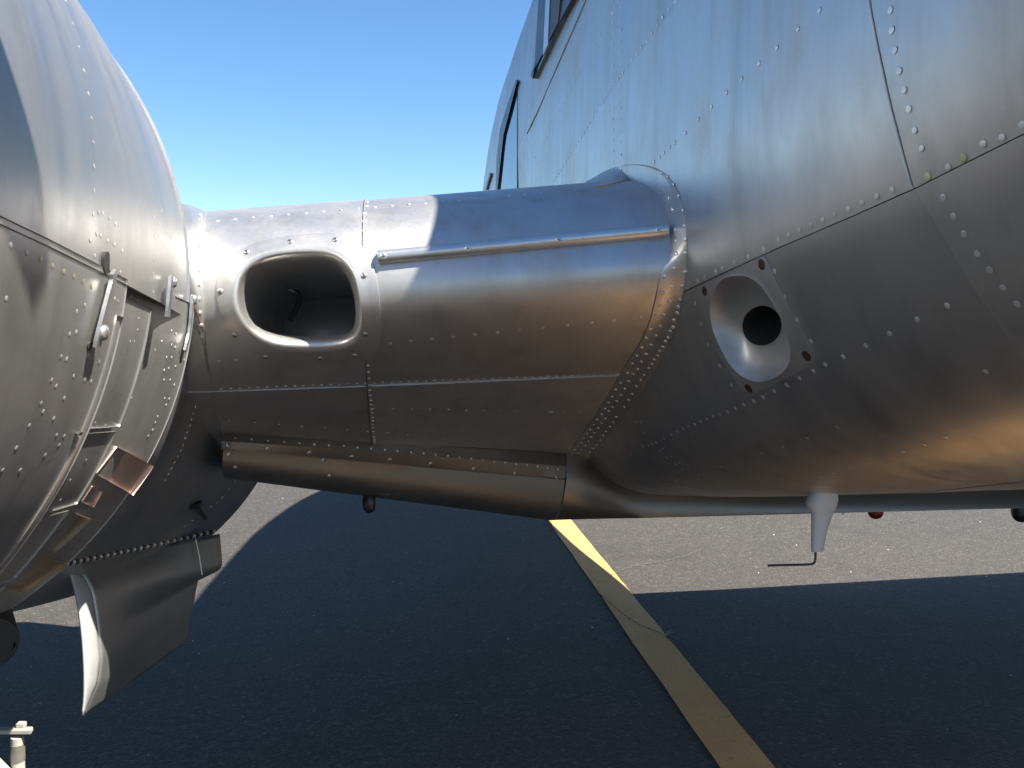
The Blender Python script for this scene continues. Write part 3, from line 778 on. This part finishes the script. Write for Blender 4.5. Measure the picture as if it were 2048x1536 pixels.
# belly beam: the straight lower edge that runs on under the fuselage
bel = []
for k in np.linspace(0, 1, 60):
    x = 1100 + (2480 - 1100) * k; y = 1041 - 36 * k
    tb = loc(secs[-1][-4])[2] + 0.02
    d = raydir(x, y); pb = CAM + d * (tb / (d @ AX)); vb, wb, _ = loc(pb)
    topy = np.interp(x, [1100, 1133, 1180, 1240, 1320, 1640, 2480], [936, 940, 985, 1000, 1006, 1012, 1016])
    row = [P(vb, wb + 0.21, tb + 0.10), P(vb, wb + 0.08 - 0.04 * min(1, k * 3), tb - 0.02 + 0.03 * k), P(vb, wb + 0.02, tb - 0.03 + 0.02 * k), P(vb, wb + 0.003, tb - 0.02), P(vb, wb, tb), P(vb, wb + 0.004, tb + 0.5), P(vb, wb + 0.06, tb + 1.0)]
    e = secs[-1]; q = max(0.0, 1 - k / 0.14); q = q * q * (3 - 2 * q); dv = VX * (vb - loc(e[13])[0])
    row = [p * (1 - q) + (e[m] + dv) * q for p, m in zip(row, (1, 3, 7, 10, 13, 14, 15))]
    bel.append(row)
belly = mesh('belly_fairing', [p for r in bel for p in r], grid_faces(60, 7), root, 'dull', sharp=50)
for x, y in [(456, 889), (458, 909), (535, 898), (618, 906), (647, 921), (703, 914), (779, 920), (861, 928), (947, 938), (1030, 947), (1114, 954)]:
    screw(x, y, FAB, fairing, 0.0062, 'screw', 0.4)
# drain knob below the fairing
q = hit(FAB, 740, 975); kp = loc(q[0]); dk = CAM + raydir(738, 992) * (np.linalg.norm(q[0] - CAM) + 0.05)
v, w, t = loc(dk)
vs = []; prof = [(0.0, 0.020), (0.012, 0.018), (0.017, 0.006), (0.0175, -0.006), (0.015, -0.018), (0.009, -0.026), (0.0005, -0.029)]
for r, z in prof:
    for j in range(16): vs.append(P(v + r * math.cos(j * PI / 8), w - 0.013 + z, t + r * math.sin(j * PI / 8)))
drain = mesh('fuel_drain', vs, grid_faces(len(prof), 16, True), root, 'black')
box_between('drain_bracket', [P(v + x, w + y, t + z) for y in (0.002, 0.010) for x, z in ((-0.026, -0.008), (0.05, -0.004), (0.05, 0.012), (-0.026, 0.008))], drain, 'black', 0.001)

# ------------------------------------------------------------------ landing gear door
def DP(px, py, t): d = raydir(px, py); return CAM + d * (t / (d @ AX))
hf, hr_ = DP(134, 1132, 1.62), DP(418, 1068, 2.06)
fb, rb = DP(163, 1428, 1.62), DP(370, 1283, 2.08)
rows = []
NU, NVv = 30, 30
left = smoothline([(134, 1132), (150, 1185), (172, 1300), (176, 1380), (163, 1430)], NU, 2)      # front fold line, seen
foldx = smoothline([(134, 1132), (176, 1165), (190, 1240), (200, 1345), (163, 1430)], NU, 1)
right = smoothline([(436, 1068), (441, 1130), (436, 1137), (392, 1158), (384, 1200), (370, 1283)], NU, 0)
vs = []
for i in range(NU):
    s = i / (NU - 1)
    for j in range(NVv):
        k = j / (NVv - 1)
        a = foldx[i]; b = right[i]
        px = a + (b - a) * k
        t = 1.62 + (2.07 - 1.62) * k + 0.020 * math.sin(PI * k) ** 2 * (0.4 + s)
        vs.append(DP(px[0], px[1], t + 0.17))
gd_f = grid_faces(NU, NVv); vs_door = list(vs)
gear_door = mesh('gear_door', vs, gd_f, root, 'flap')
md = gear_door.modifiers.new('thickness', 'SOLIDIFY'); md.thickness = 0.006; md.offset = -1
# front flange of the door, painted white
fl = []
outer = smoothline([(133, 1132), (148, 1180), (160, 1250), (166, 1330), (166, 1400), (163, 1430)], NU, 2)
for i in range(NU):
    for j in range(6):
        k = j / 5; px = outer[i] * (1 - k) + foldx[i] * k
        fl.append(DP(px[0], px[1], 1.735 + 0.055 * k - 0.010 * math.sin(PI * k)))
fo = mesh('door_flange', fl, grid_faces(NU, 6), gear_door, 'flange'); md = fo.modifiers.new('thickness', 'SOLIDIFY'); md.thickness = 0.004
# piano hinge: knuckles along the top edge of the door
hp = smoothline([(128, 1131), (250, 1106), (340, 1086), (430, 1065)], 46, 1)
hpts = []
for i, (x, y) in enumerate(hp):
    tt = 1.78 + 0.45 * i / 45; hh = hit(NB_, x, y - 3)
    if hh is not None: tt = min(tt, loc(hh[0])[2] - 0.008)
    hpts.append(DP(x, y - 3, tt))
hpts = list(0.25 * np.roll(hpts, 1, 0) + 0.5 * np.array(hpts) + 0.25 * np.roll(hpts, -1, 0)); hpts[0] = hpts[1] * 2 - hpts[2]; hpts[-1] = hpts[-2] * 2 - hpts[-3]
for i in range(45):
    a, b = hpts[i], hpts[i + 1]
    tube('hinge_knuckle', [a + (b - a) * 0.08, a + (b - a) * 0.80], 0.0052, gear_door, 'black' if i % 2 else 'rivet', 8)
tube('hinge_pin', hpts, 0.0042, gear_door, 'black', 6)
seam = [DP(x, y, t) for x, y, t in ((391, 1078, 2.14), (398, 1110, 2.14), (404, 1150, 2.14))]
tube('door_seam', seam, 0.0015, gear_door, 'trim', 5)

# ------------------------------------------------------------------ antenna under the belly
ha = hit(FB, 1640, 985); va, wa, ta = loc(ha[0])
at_ = ta + 0.05; print('antenna t', at_)
tops = [(1612, 1008), (1640, 1002), (1676, 1000)]
def AP(px, py, dt=0.0): d = raydir(px, py); return CAM + d * ((at_ + dt) / (d @ AX))
lev = [(985, 1618, 1676), (1003, 1611, 1677), (1014, 1615, 1673), (1026, 1622, 1667), (1060, 1622, 1655), (1104, 1622, 1646)]
vs = []
for y, x0, x1 in lev:
    c = (x0 + x1) / 2; hw_ = (x1 - x0) / 2
    for j in range(20):
        a = 2 * PI * j / 20; vs.append(AP(c + hw_ * math.cos(a), y - (1 if y == 1003 else 0) * 2 * math.cos(a), 0.028 * math.sin(a) * hw_ / 30))
antenna = mesh('antenna_mast', vs, grid_faces(len(lev), 20, True) + [tuple(100 + j for j in range(20))], root, 'grey_paint', sharp=60)
rodp = smoothline([AP(1631, 1100), AP(1631, 1116), AP(1630, 1124), AP(1626, 1128), AP(1618, 1129), AP(1536, 1131)], 40, 2)
tube('antenna_rod', rodp, 0.0024, antenna, 'black', 10)
def dome(name, px, py, r, t, mat, flat=0.8):
    c = DP(px, py, t); vs = []
    for i in range(7):
        e = i * PI / 12
        for j in range(20): vs.append(c + r * math.cos(e) * (math.cos(j * PI / 10) * VX + math.sin(j * PI / 10) * AX) - r * flat * math.sin(e) * WX)
    vs = [c + WX * 0.03 + (v - c) for v in vs[:20]] + vs
    return mesh(name, vs, grid_faces(8, 20, True) + [tuple(140 + j for j in range(20))], root, mat)
dome('beacon', 1751, 1024, 0.026, 2.75, 'red', 0.95)
dome('dome_antenna', 2042, 1025, 0.030, 2.6, 'black', 1.1)
tube('drain_tube', [DP(1687, 1010, 2.6), DP(1687, 1029, 2.6)], 0.005, root, 'screw', 8)

# ------------------------------------------------------------------ added plates below the cowl flaps, sunlit patches put into their heat-tinted colour
def skpatch(name, pts, mat, lift=0.002, thick=0.002, bv=None):
    P4 = [resample([pts[i], pts[(i + 1) % len(pts)]], 7)[:-1] for i in range(len(pts))]; P4 = np.vstack(P4)
    H = [near(bv or SB, x, y, 1.5) for x, y in P4]
    return plate(name, [h[0] + h[1] * lift for h in H], [h[1] for h in H], thick, cowling, mat, 0.004)
def sunlit_patch(c4, mat, lift):
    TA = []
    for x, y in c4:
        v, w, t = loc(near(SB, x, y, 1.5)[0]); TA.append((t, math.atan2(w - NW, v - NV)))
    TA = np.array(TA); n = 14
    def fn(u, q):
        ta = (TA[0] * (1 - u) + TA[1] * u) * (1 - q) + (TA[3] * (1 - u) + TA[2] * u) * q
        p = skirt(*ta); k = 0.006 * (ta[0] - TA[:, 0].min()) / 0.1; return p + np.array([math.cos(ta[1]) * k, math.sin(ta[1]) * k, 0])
    panel('sunlit_patch', fn, (0.0, 1.0, 0.0, 1.0), n, n, cowling, mat, lift=lift * 0.6, thick=0.001, nrm_sign=1.0)
sunlit_patch([(232, 892), (293, 925), (253, 984), (190, 948)], 'copper', 0.006)
sunlit_patch([(184, 971), (202, 981), (183, 1012), (162, 1004)], 'copper', 0.006)
sunlit_patch([(139, 1021), (176, 1033), (104, 1102), (72, 1088)], 'bronze', 0.006)
sunlit_patch([(70, 1108), (128, 1120), (40, 1178), (-10, 1172)], 'bronze', 0.006)
sunlit_patch([(84, 1132), (123, 1122), (100, 1140), (60, 1166)], 'copper', 0.011)
# hinge arms over the flaps
def arm(pts, w, bvs, lift):
    H = []
    for x, y in smoothline(pts, 24, 2):
        h = near(CB, x, y, 1.1); H.append((h[0] + h[1] * lift, h[1]))
    vs = []
    for i, (p, n) in enumerate(H):
        d = H[min(i + 1, 23)][0] - H[max(i - 1, 0)][0]; d /= np.linalg.norm(d); s = np.cross(d, n)
        vs += [p - s * w, p + s * w, p + s * w + n * 0.004, p - s * w + n * 0.004]
    return mesh('hinge_arm', vs, grid_faces(24, 4, True) + [(0, 1, 2, 3), (95, 94, 93, 92)], cowling, 'trim', smooth=False)
arm([(210, 542), (212, 556), (204, 585), (192, 630), (181, 672), (178, 690)], 0.0065, CB, 0.006)
arm([(327, 552), (325, 575), (322, 605), (319, 632)], 0.0065, CB, 0.008)
arm([(371, 592), (369, 625), (366, 660), (360, 684), (356, 700)], 0.006, CB, 0.008)
def bolt(px, py, r):
    q = near(CB, px, py, 1.1); p = q[0] + q[1] * 0.010; n = q[1]
    u = np.cross(n, [0, 0.1, 1]); u /= np.linalg.norm(u); w = np.cross(n, u); vs = []
    for rr, h in ((1.0, -0.5), (1.0, 0.15), (0.85, 0.4), (0.5, 0.58), (0.15, 0.62)):
        for j in range(14): vs.append(p + r * (rr * (math.cos(j * PI / 7) * u + math.sin(j * PI / 7) * w) + n * h))
    mesh('bolt', vs, grid_faces(5, 14, True) + [tuple(56 + j for j in range(14))], cowling, 'trim')
bolt(187, 662, 0.0085); bolt(331, 563, 0.008); bolt(374, 599, 0.008)
def cpatch(name, pts, mat, lift=0.0015):
    H = [near(CB, x, y, 1.1) for x, y in smoothloop(pts, 20, 1)]
    return plate(name, [h[0] for h in H], [h[1] for h in H], lift, cowling, mat, 0.003)
cpatch('hinge_slot', [(206, 546), (206, 512), (210, 502), (216, 504), (217, 520), (216, 548)], 'dark')
cpatch('hinge_slot', [(172, 690), (182, 680), (184, 690), (176, 704)], 'dark')
cpatch('drain_slot', [(149, 868), (154, 862), (161, 862), (155, 869)], 'dark', 0.004)
cpatch('hinge_slot', [(352, 705), (358, 690), (362, 692), (356, 707)], 'dark', 0.004)
# pin on the nacelle underside
h = near(NB_, 404, 1030, 2.3); h2 = near(NB_, 391, 1008, 2.3)
pin = tube('latch_pin', [h2[0] + h2[1] * 0.004, h[0] + h[1] * 0.010], 0.006, nacelle, 'black', 8)
hA, hB = near(NB_, 379, 1013, 2.3), near(NB_, 397, 1003, 2.3)
tube('latch_pin', [hA[0] + hA[1] * 0.004, hB[0] + hB[1] * 0.004], 0.006, nacelle, 'black', 8)

# exhaust stack below the cowl, at the picture's left edge
e0 = DP(-26, 1287, 1.35); d0 = cR * 0.55 - cF * 0.75 - cU * 0.15; d0 /= np.linalg.norm(d0)
es = tube('exhaust_stack', [e0 - d0 * 0.15, e0, e0 + d0 * 0.004, e0 + d0 * 0.0045, e0 - d0 * 0.03], [0.042, 0.042, 0.041, 0.034, 0.032], root, 'rubber', 24, False)
tube('stack_ring', [e0 - d0 * 0.012 + 0.0 * cR, e0 - d0 * 0.010], [0.033, 0.0345], es, 'dull', 24, False)

# the engine on the far side, a plain mirror of this one
far = [P(2 * VC - loc(v)[0], *loc(v)[1:]) for v in NVt]
mesh('nacelle', far, NFc, root, 'cowl')
far = [P(2 * VC - loc(v)[0], *loc(v)[1:]) for v in CV]
mesh('engine_cowling', far, grid_faces(len(ct), len(ca), True), root, 'cowl')

# propeller ahead of the cowling
HUB_T = 0.38
prop = []
spin = []
prof = [(0.0, -0.30), (0.06, -0.27), (0.10, -0.18), (0.12, -0.05), (0.12, 0.10)]
for r, z in prof:
    for j in range(24): spin.append(P(NV + r * math.cos(j * PI / 12), NW + r * math.sin(j * PI / 12), HUB_T + z))
propeller = mesh('propeller', spin, grid_faces(5, 24, True), root, 'trim')
PROP_A0 = math.radians(34.6)
for b in range(3):
    a = PROP_A0 + b * 2 * PI / 3; vs = []
    er = np.array([math.cos(a), math.sin(a), 0]); et = np.array([-math.sin(a), math.cos(a), 0])
    for r, ch, tw, th_ in ((0.10, 0.05, 60, 0.04), (0.28, 0.085, 52, 0.03), (0.50, 0.10, 40, 0.022), (0.8, 0.085, 32, 0.016), (1.08, 0.066, 26, 0.012), (1.24, 0.052, 22, 0.009), (1.33, 0.034, 20, 0.006), (1.36, 0.010, 20, 0.003)):
        cd_ = et * math.cos(math.radians(tw)) + np.array([0, 0, 1]) * math.sin(math.radians(tw)); nd_ = np.cross(er, cd_)
        for j in range(16):
            q = np.array([NV, NW, HUB_T]) + er * r + cd_ * ch * math.cos(j * PI / 8) + nd_ * th_ * math.sin(j * PI / 8); vs.append(P(*q))
    mesh('blade', vs, grid_faces(8, 16, True) + [tuple(112 + j for j in range(16))], propeller, 'black')

# ------------------------------------------------------------------ rivets
F_, W_ = fuselage, wing_ob
FB, WB, CB = (bvh_of(*SKIN[x.name]) for x in (fuselage, wing_ob, cowling)); SB = CB
R_F = 0.0042
rivet_row(FB, F_, [(1109, 362), (1222, 178), (1350, 2)], 34, 0.0034)
rivet_row(FB, F_, [(1082, 299), (1107, 245), (1146, 168), (1186, 92), (1211, 51), (1236, 2)], 19, 0.0030)
rivet_row(FB, F_, [(1226, 4), (1226, 180), (1227, 324)], 16, 0.0028)
rivet_row(FB, F_, [(1241, 14), (1241, 180), (1242, 308)], 14, 0.0028)
rivet_px(FB, F_, [(1639, 20), (1596, 58), (1554, 95), (1518, 127), (1484, 157), (1453, 185), (1423, 213), (1397, 238), (1371, 266), (1350, 285), (1340, 294), (1328, 305), (1319, 315), (1308, 324)], 0.0036)
rivet_px(FB, F_, [(1781, 20), (1784, 60), (1790, 100), (1799, 142), (1809, 180), (1818, 218), (1830, 261), (1844, 297), (1897, 334), (1967, 288), (2005, 275), (2046, 250)], 0.0042, 0.2)
rivet_px(FB, F_, [(1856, 353), (1927, 316)], 0.0048, 0.2, 'yellow_rivet')
rivet_px(FB, F_, [(1887, 395), (1908, 433), (1929, 468), (1955, 507), (1980, 540), (2007, 575), (2035, 607)], 0.0042, 0.2)
rivet_px(FB, F_, [(1785, 380), (1754, 393), (1725, 405), (1697, 418), (1670, 429), (1646, 440), (1622, 450), (1599, 460), (1578, 470), (1557, 479), (1528, 498), (1497, 513), (1469, 525), (1445, 537), (1432, 543), (1410, 554), (1396, 561), (1380, 566)], 0.0042, 0.2)
rivet_px(FB, F_, [(1391, 607), (1403, 648), (1417, 689), (1440, 732), (1464, 770), (1550, 543), (1571, 593), (1595, 639), (1623, 682)], 0.0040, 0.25)
rivet_px(FB, F_, [(1835, 639), (1895, 611), (1780, 667), (1732, 691), (1687, 713), (1651, 729), (1628, 742), (1600, 756), (1574, 770), (1549, 782), (1527, 794), (1508, 802), (1488, 809), (1471, 816), (1456, 823), (1440, 828), (1427, 832), (1414, 838), (1402, 843), (1390, 848), (1378, 853), (1367, 857), (1356, 863), (1343, 869), (1329, 877), (1313, 884), (1298, 891), (1287, 893), (1278, 901), (1262, 908), (1246, 916), (1232, 924), (1218, 929), (1205, 934), (1193, 941), (1181, 946), (1173, 949)], 0.0040, 0.3)
rivet_px(FB, F_, [(1353, 961), (1336, 967), (1321, 972), (1308, 975), (1296, 979), (1281, 982), (1268, 986), (1255, 989), (1243, 991)], 0.0042, 0.3)
rivet_px(FB, F_, [(1273, 844), (1288, 866), (1305, 888), (1320, 902), (1334, 915), (1351, 928), (1364, 938), (1397, 957), (1419, 966), (1440, 975), (1283, 844), (1326, 897), (1343, 912), (1359, 925), (1377, 938), (1396, 949), (1413, 958), (1433, 967), (1453, 975)], 0.0034, 0.25)
rivet_px(FB, F_, [(1676, 854), (1615, 876), (1566, 893), (1523, 907), (1441, 933), (1730, 926), (1699, 936), (1668, 946), (1638, 953), (1806, 902), (1847, 888), (1891, 873), (1972, 742), (1585, 967), (1560, 972), (1537, 979), (1515, 982), (1478, 989), (1458, 992), (1440, 995), (1425, 997)], 0.0036, 0.25)
rivet_row(FB, F_, [(1036, 240), (1035, 375)], 14, 0.0026); rivet_row(FB, F_, [(1058, 150), (1056, 250), (1055, 370)], 22, 0.0024)
rivet_row(FB, F_, [(1070, 240), (1072, 360)], 9, 0.0026); rivet_row(FB, F_, [(1062, 40), (1058, 150)], 12, 0.0024)
rivet_row(FB, F_, [(1085, 5), (1074, 100), (1070, 150)], 16, 0.0022, mat='screw'); rivet_row(FB, F_, [(1030, 165), (1010, 230), (1000, 300), (994, 370)], 26, 0.0022, mat='screw')
rivet_row(SLB, F_, [(1068, 226), (1120, 108), (1166, 2)], 16, 0.0024, mat='screw'); rivet_row(FB, F_, [(1066, 262), (1124, 128), (1178, 4)], 18, 0.0024, mat='screw')
rivet_row(FB, F_, [(1052, 0), (1010, 180), (965, 372)], 40, 0.0022, mat='screw')
# fuselage fillet
rivet_px(FFB, ff, [(1195, 353), (1211, 347), (1226, 339), (1242, 337), (1254, 337), (1265, 336), (1277, 337), (1296, 337), (1310, 342), (1323, 346), (1335, 354), (1347, 369), (1357, 392), (1365, 421), (1368, 452), (1370, 479), (1370, 506), (1370, 544), (1365, 572), (1360, 600), (1356, 614), (1355, 626), (1348, 640), (1346, 654), (1340, 662), (1336, 675), (1331, 683), (1326, 694), (1319, 702), (1315, 711), (1308, 719), (1304, 728), (1297, 736), (1288, 750), (1281, 760), (1273, 772), (1264, 788), (1257, 800), (1248, 814), (1233, 834), (1226, 844), (1219, 853), (1212, 863), (1206, 871), (1200, 880), (1193, 889), (1186, 897), (1180, 904), (1174, 911), (1168, 918), (1162, 925), (1157, 932)], 0.0036, 0.5)
rivet_px(FFB, ff, [(1277, 349), (1300, 357), (1312, 366), (1327, 378), (1337, 396), (1344, 419), (1350, 459), (1351, 481), (1352, 507), (1349, 537), (1330, 553), (1344, 574), (1325, 586), (1339, 602), (1321, 612), (1314, 630), (1327, 629), (1301, 658), (1320, 652), (1292, 676), (1311, 671), (1283, 695), (1302, 690), (1273, 712), (1292, 708), (1264, 727), (1282, 723), (1275, 738), (1255, 746), (1266, 748), (1240, 766), (1257, 762), (1231, 779), (1249, 777), (1224, 793), (1241, 790), (1216, 805), (1233, 802), (1225, 814), (1210, 817), (1217, 822), (1203, 828), (1210, 837), (1194, 839), (1203, 846), (1187, 849), (1196, 856), (1180, 859), (1188, 865), (1173, 867), (1182, 874), (1167, 876), (1176, 882), (1162, 885), (1170, 891), (1156, 892), (1163, 899), (1149, 899), (1157, 907), (1142, 909), (1151, 914), (1137, 916), (1145, 921), (1132, 923), (1140, 927), (1127, 929)], 0.0038, 0.5)
# wing
rivet_row(WB, W_, [(435, 441), (684, 420), (940, 399), (1212, 375)], 24, 0.0030, 0.3)
rivet_px(WB, W_, [(734, 404), (733, 412), (729, 427), (729, 442), (729, 461)], 0.0042, 0.4)
rivet_row(WB, W_, [(735, 731), (739, 780), (745, 840), (749, 893)], 21, 0.0036, 0.45)
rivet_row(WB, W_, [(442, 778), (717, 767), (887, 760), (1235, 748)], 48, 0.0032, 0.35)
rivet_px(WB, W_, [(438, 722), (473, 720), (780, 687), (821, 682), (863, 678), (906, 674), (949, 669), (994, 665), (1039, 660), (1086, 656), (1134, 651), (1183, 645), (1227, 641), (1281, 634)], 0.0040, 0.2)
rivet_row(WB, W_, [(785, 817), (950, 820), (1160, 825)], 12, 0.0032, 0.3)
rivet_row(WB, W_, [(457, 841), (714, 861), (936, 880), (1124, 896)], 19, 0.0032, 0.3)
rivet_row(NFB, nf, [(402, 430), (399, 500), (398, 570), (400, 628), (404, 691), (412, 755), (425, 808), (440, 862)], 28, 0.0040, 0.5)
rivet_row(NFB, nf, [(385, 745), (396, 790), (412, 840), (428, 880)], 14, 0.0036, 0.5)
# fairing edge
rivet_row(FAB, fairing, [(470, 877), (700, 893), (900, 912), (1116, 938)], 26, 0.0030, 0.4)
rivet_px(FAB, fairing, [(470, 934), (658, 951), (1141, 981)], 0.0036, 0.4)
GB = bvh_of(vs_door, gd_f)
rivet_row(GB, gear_door, [(160, 1152), (300, 1120), (395, 1098)], 24, 0.0026, 0.4); rivet_row(GB, gear_door, [(385, 1105), (392, 1150)], 6, 0.0026, 0.4)
rivet_row(GB, gear_door, [(205, 1200), (212, 1300), (205, 1370)], 12, 0.0024, 0.4)
# cowling
K = cowling
rivet_px(CB, K, [(132, 3), (146, 48), (158, 95), (168, 142), (177, 188), (183, 237), (187, 285), (188, 333), (188, 381)], 0.0026, 0.28)
rivet_px(CB, K, [(186, 428), (197, 424), (205, 425), (219, 435), (231, 447), (193, 467), (201, 471), (215, 481), (228, 489), (244, 502), (180, 480), (323, 421), (318, 446), (327, 454), (332, 462), (341, 473), (310, 472), (329, 490), (309, 435), (189, 512), (240, 544), (21, 490), (53, 506), (306, 548), (306, 585), (340, 610), (307, 520)], 0.0026, 0.28)
rivet_px(CB, K, [(81, 519), (105, 532), (127, 543), (148, 553), (166, 564), (183, 573)], 0.0028, 0.25, 'yellow_rivet')
rivet_px(CB, K, [(12, 597), (169, 610), (153, 623), (152, 664), (139, 668), (122, 713), (133, 718), (176, 712), (198, 724), (103, 760), (112, 772), (147, 752), (169, 760), (182, 763), (82, 806), (86, 823), (128, 796), (107, 837), (58, 851), (32, 896), (128, 872), (113, 870), (5, 940), (118, 890), (90, 910), (40, 940), (205, 627), (223, 597), (229, 598), (236, 603)], 0.0026, 0.28)
rivet_px(CB, K, [(262, 592), (275, 600), (277, 637), (260, 683), (268, 683), (310, 700), (263, 796), (275, 660), (210, 850), (190, 845), (172, 920), (140, 960), (120, 1000)], 0.0020, 0.3)
rivet_px(SB, nac_skirt, [(343, 662), (352, 668), (323, 683), (343, 690), (350, 695), (333, 715), (343, 715), (328, 741), (337, 737), (351, 733), (328, 760), (340, 760), (348, 770), (329, 797), (338, 798), (315, 833), (310, 845), (305, 860), (332, 810), (296, 872), (375, 690), (368, 720)], 0.0024, 0.35)
rivet_row(NB_, nacelle, [(395, 800), (380, 850), (360, 905), (330, 960)], 14, 0.0032, 0.4)
rivet_row(NB_, nacelle, [(470, 965), (440, 1000), (400, 1030), (370, 1052)], 9, 0.0040, 0.3)

def rivet_mesh(mat):
    S = 8; vs = []; prof = [(1.0, -0.05), (0.93, 0.45), (0.6, 0.85)]
    for r, z in prof:
        for j in range(S): vs.append((r * math.cos(2 * PI * j / S), r * math.sin(2 * PI * j / S), z))
    vs.append((0, 0, 1)); fs = grid_faces(3, S, True) + [(16 + j, 16 + (j + 1) % S, 24) for j in range(S)]
    me = bpy.data.meshes.new('rivet_' + mat); me.from_pydata(vs, [], fs); me.shade_smooth(); me.materials.append(M[mat]); return me
RM = {m: rivet_mesh(m) for m in ('rivet', 'yellow_rivet', 'screw')}
rivets.sort(key=lambda r: -r[3] / np.linalg.norm(r[1] - CAM))
def basis(n):
    u = np.cross(n, [0.3, 0.1, 1]); u /= np.linalg.norm(u); w = np.cross(n, u); return u, w
rest = {}
for i, (par, p, n, r, h, mat) in enumerate(rivets):
    u, w = basis(n); p = p + n * (0.0008 if par is fuselage else 0.0003)
    if i < 290:
        o = bpy.data.objects.new('rivet', RM[mat]); COL.objects.link(o); o.parent = par
        m = Matrix([[u[a] * r, w[a] * r, n[a] * r * h, p[a]] for a in range(3)] + [[0, 0, 0, 1]])
        o.matrix_local = m
    else:
        V_, F2 = rest.setdefault(mat, ([], [])); k0 = len(V_)
        for v in RM[mat].vertices: V_.append(p + r * (v.co.x * u + v.co.y * w) + n * r * h * v.co.z)
        F2 += [tuple(k0 + x for x in f.vertices) for f in RM[mat].polygons]
print('rivets', len(rivets))
allv, allf, idx, mats = [], [], [], list(rest)
for mi, m in enumerate(mats):
    V_, F2 = rest[m]; k0 = len(allv); allv += V_; allf += [tuple(k0 + x for x in f) for f in F2]; idx += [mi] * len(F2)
ro_ = mesh('small_rivet', allv, allf, root, M[mats[0]])
for m in mats[1:]: ro_.data.materials.append(M[m])
ro_.data.polygons.foreach_set('material_index', idx); ro_['kind'] = 'stuff'

# ------------------------------------------------------------------ white stand at the lower left
st = bpy.data.objects.new('tail_stand', None); st.name = 'metal_stand'; COL.objects.link(st)
SD_ = 1.55
def SP(px, py, dd=0.0): d = raydir(px, py); return CAM + d * ((SD_ + dd) / d[1])
base = SP(30, 1536); st.location = (base[0], SD_, 0.0); st['_root'] = 1
tag(st, 'white painted metal stand with flat top bar and round post, lower left corner', 'stand')
zb = SP(0, 1461)[2]; xl, xr = SP(-160, 1460)[0], SP(66, 1460)[0]
box_between('top_bar', [(x, SD_ + y, z) for z in (zb - 0.004, zb + 0.004) for x, y in ((xl, -0.008), (xr, -0.008), (xr - 0.004, 0.008), (xl, 0.008))], st, 'stand_paint', 0.001)
xs_, xe_ = SP(31, 1455)[0], SP(47, 1455)[0]
box_between('lug', [(x, SD_ + y, z) for z in (zb + 0.004, zb + 0.013) for x, y in ((xs_, 0.0), (xe_, 0.0), (xe_, 0.012), (xs_, 0.012))], st, 'stand_paint', 0.001)
xc = SP(36, 1490)[0]; pr = 13.5 * SD_ / FPX
tube('post', [(xc - 0.004, SD_, 0.0), (xc - 0.002, SD_, zb - 0.06), (xc, SD_, zb - 0.012)], [pr, pr * 0.97, pr * 0.93], st, 'stand_paint', 20)
tube('collar', [(xc - 0.002, SD_, zb - 0.058), (xc - 0.0005, SD_, zb - 0.026)], [pr * 1.06, pr * 1.02], st, 'grey_dark', 20)
tube('brace', [(xc - 0.20, SD_ - 0.02, zb + 0.14), (xc + 0.05, SD_ - 0.02, zb - 0.14)], 0.008, st, 'stand_paint', 12)
box_between('foot', [(xc + x, SD_ + y, z) for z in (0.0, 0.012) for x, y in ((-0.12, -0.12), (0.12, -0.12), (0.12, 0.12), (-0.12, 0.12))], st, 'grey_dark', 0.002)

# dry grass blade growing from the crack
gp = ground_pt(1326, 1275)
gw = bpy.data.objects.new('grass_tuft', None); COL.objects.link(gw); gw.location = gp; gw['_root'] = 1
tag(gw, 'dry grass tuft growing from the crack beside the yellow line', 'grass tuft')
for dx, dy, hz, bend in ((-0.03, 0.02, 0.07, 0.03), (0.015, -0.02, 0.03, 0.02), (-0.01, 0.01, 0.045, -0.02), (0.02, 0.02, 0.025, 0.02)):
    pts = [(gp[0] + dx * s + bend * s * s, gp[1] + dy * s, hz * s) for s in np.linspace(0, 1, 6)]
    tube('blade', pts, [0.0016, 0.0015, 0.0013, 0.0010, 0.0007, 0.0003], gw, 'straw', 5)
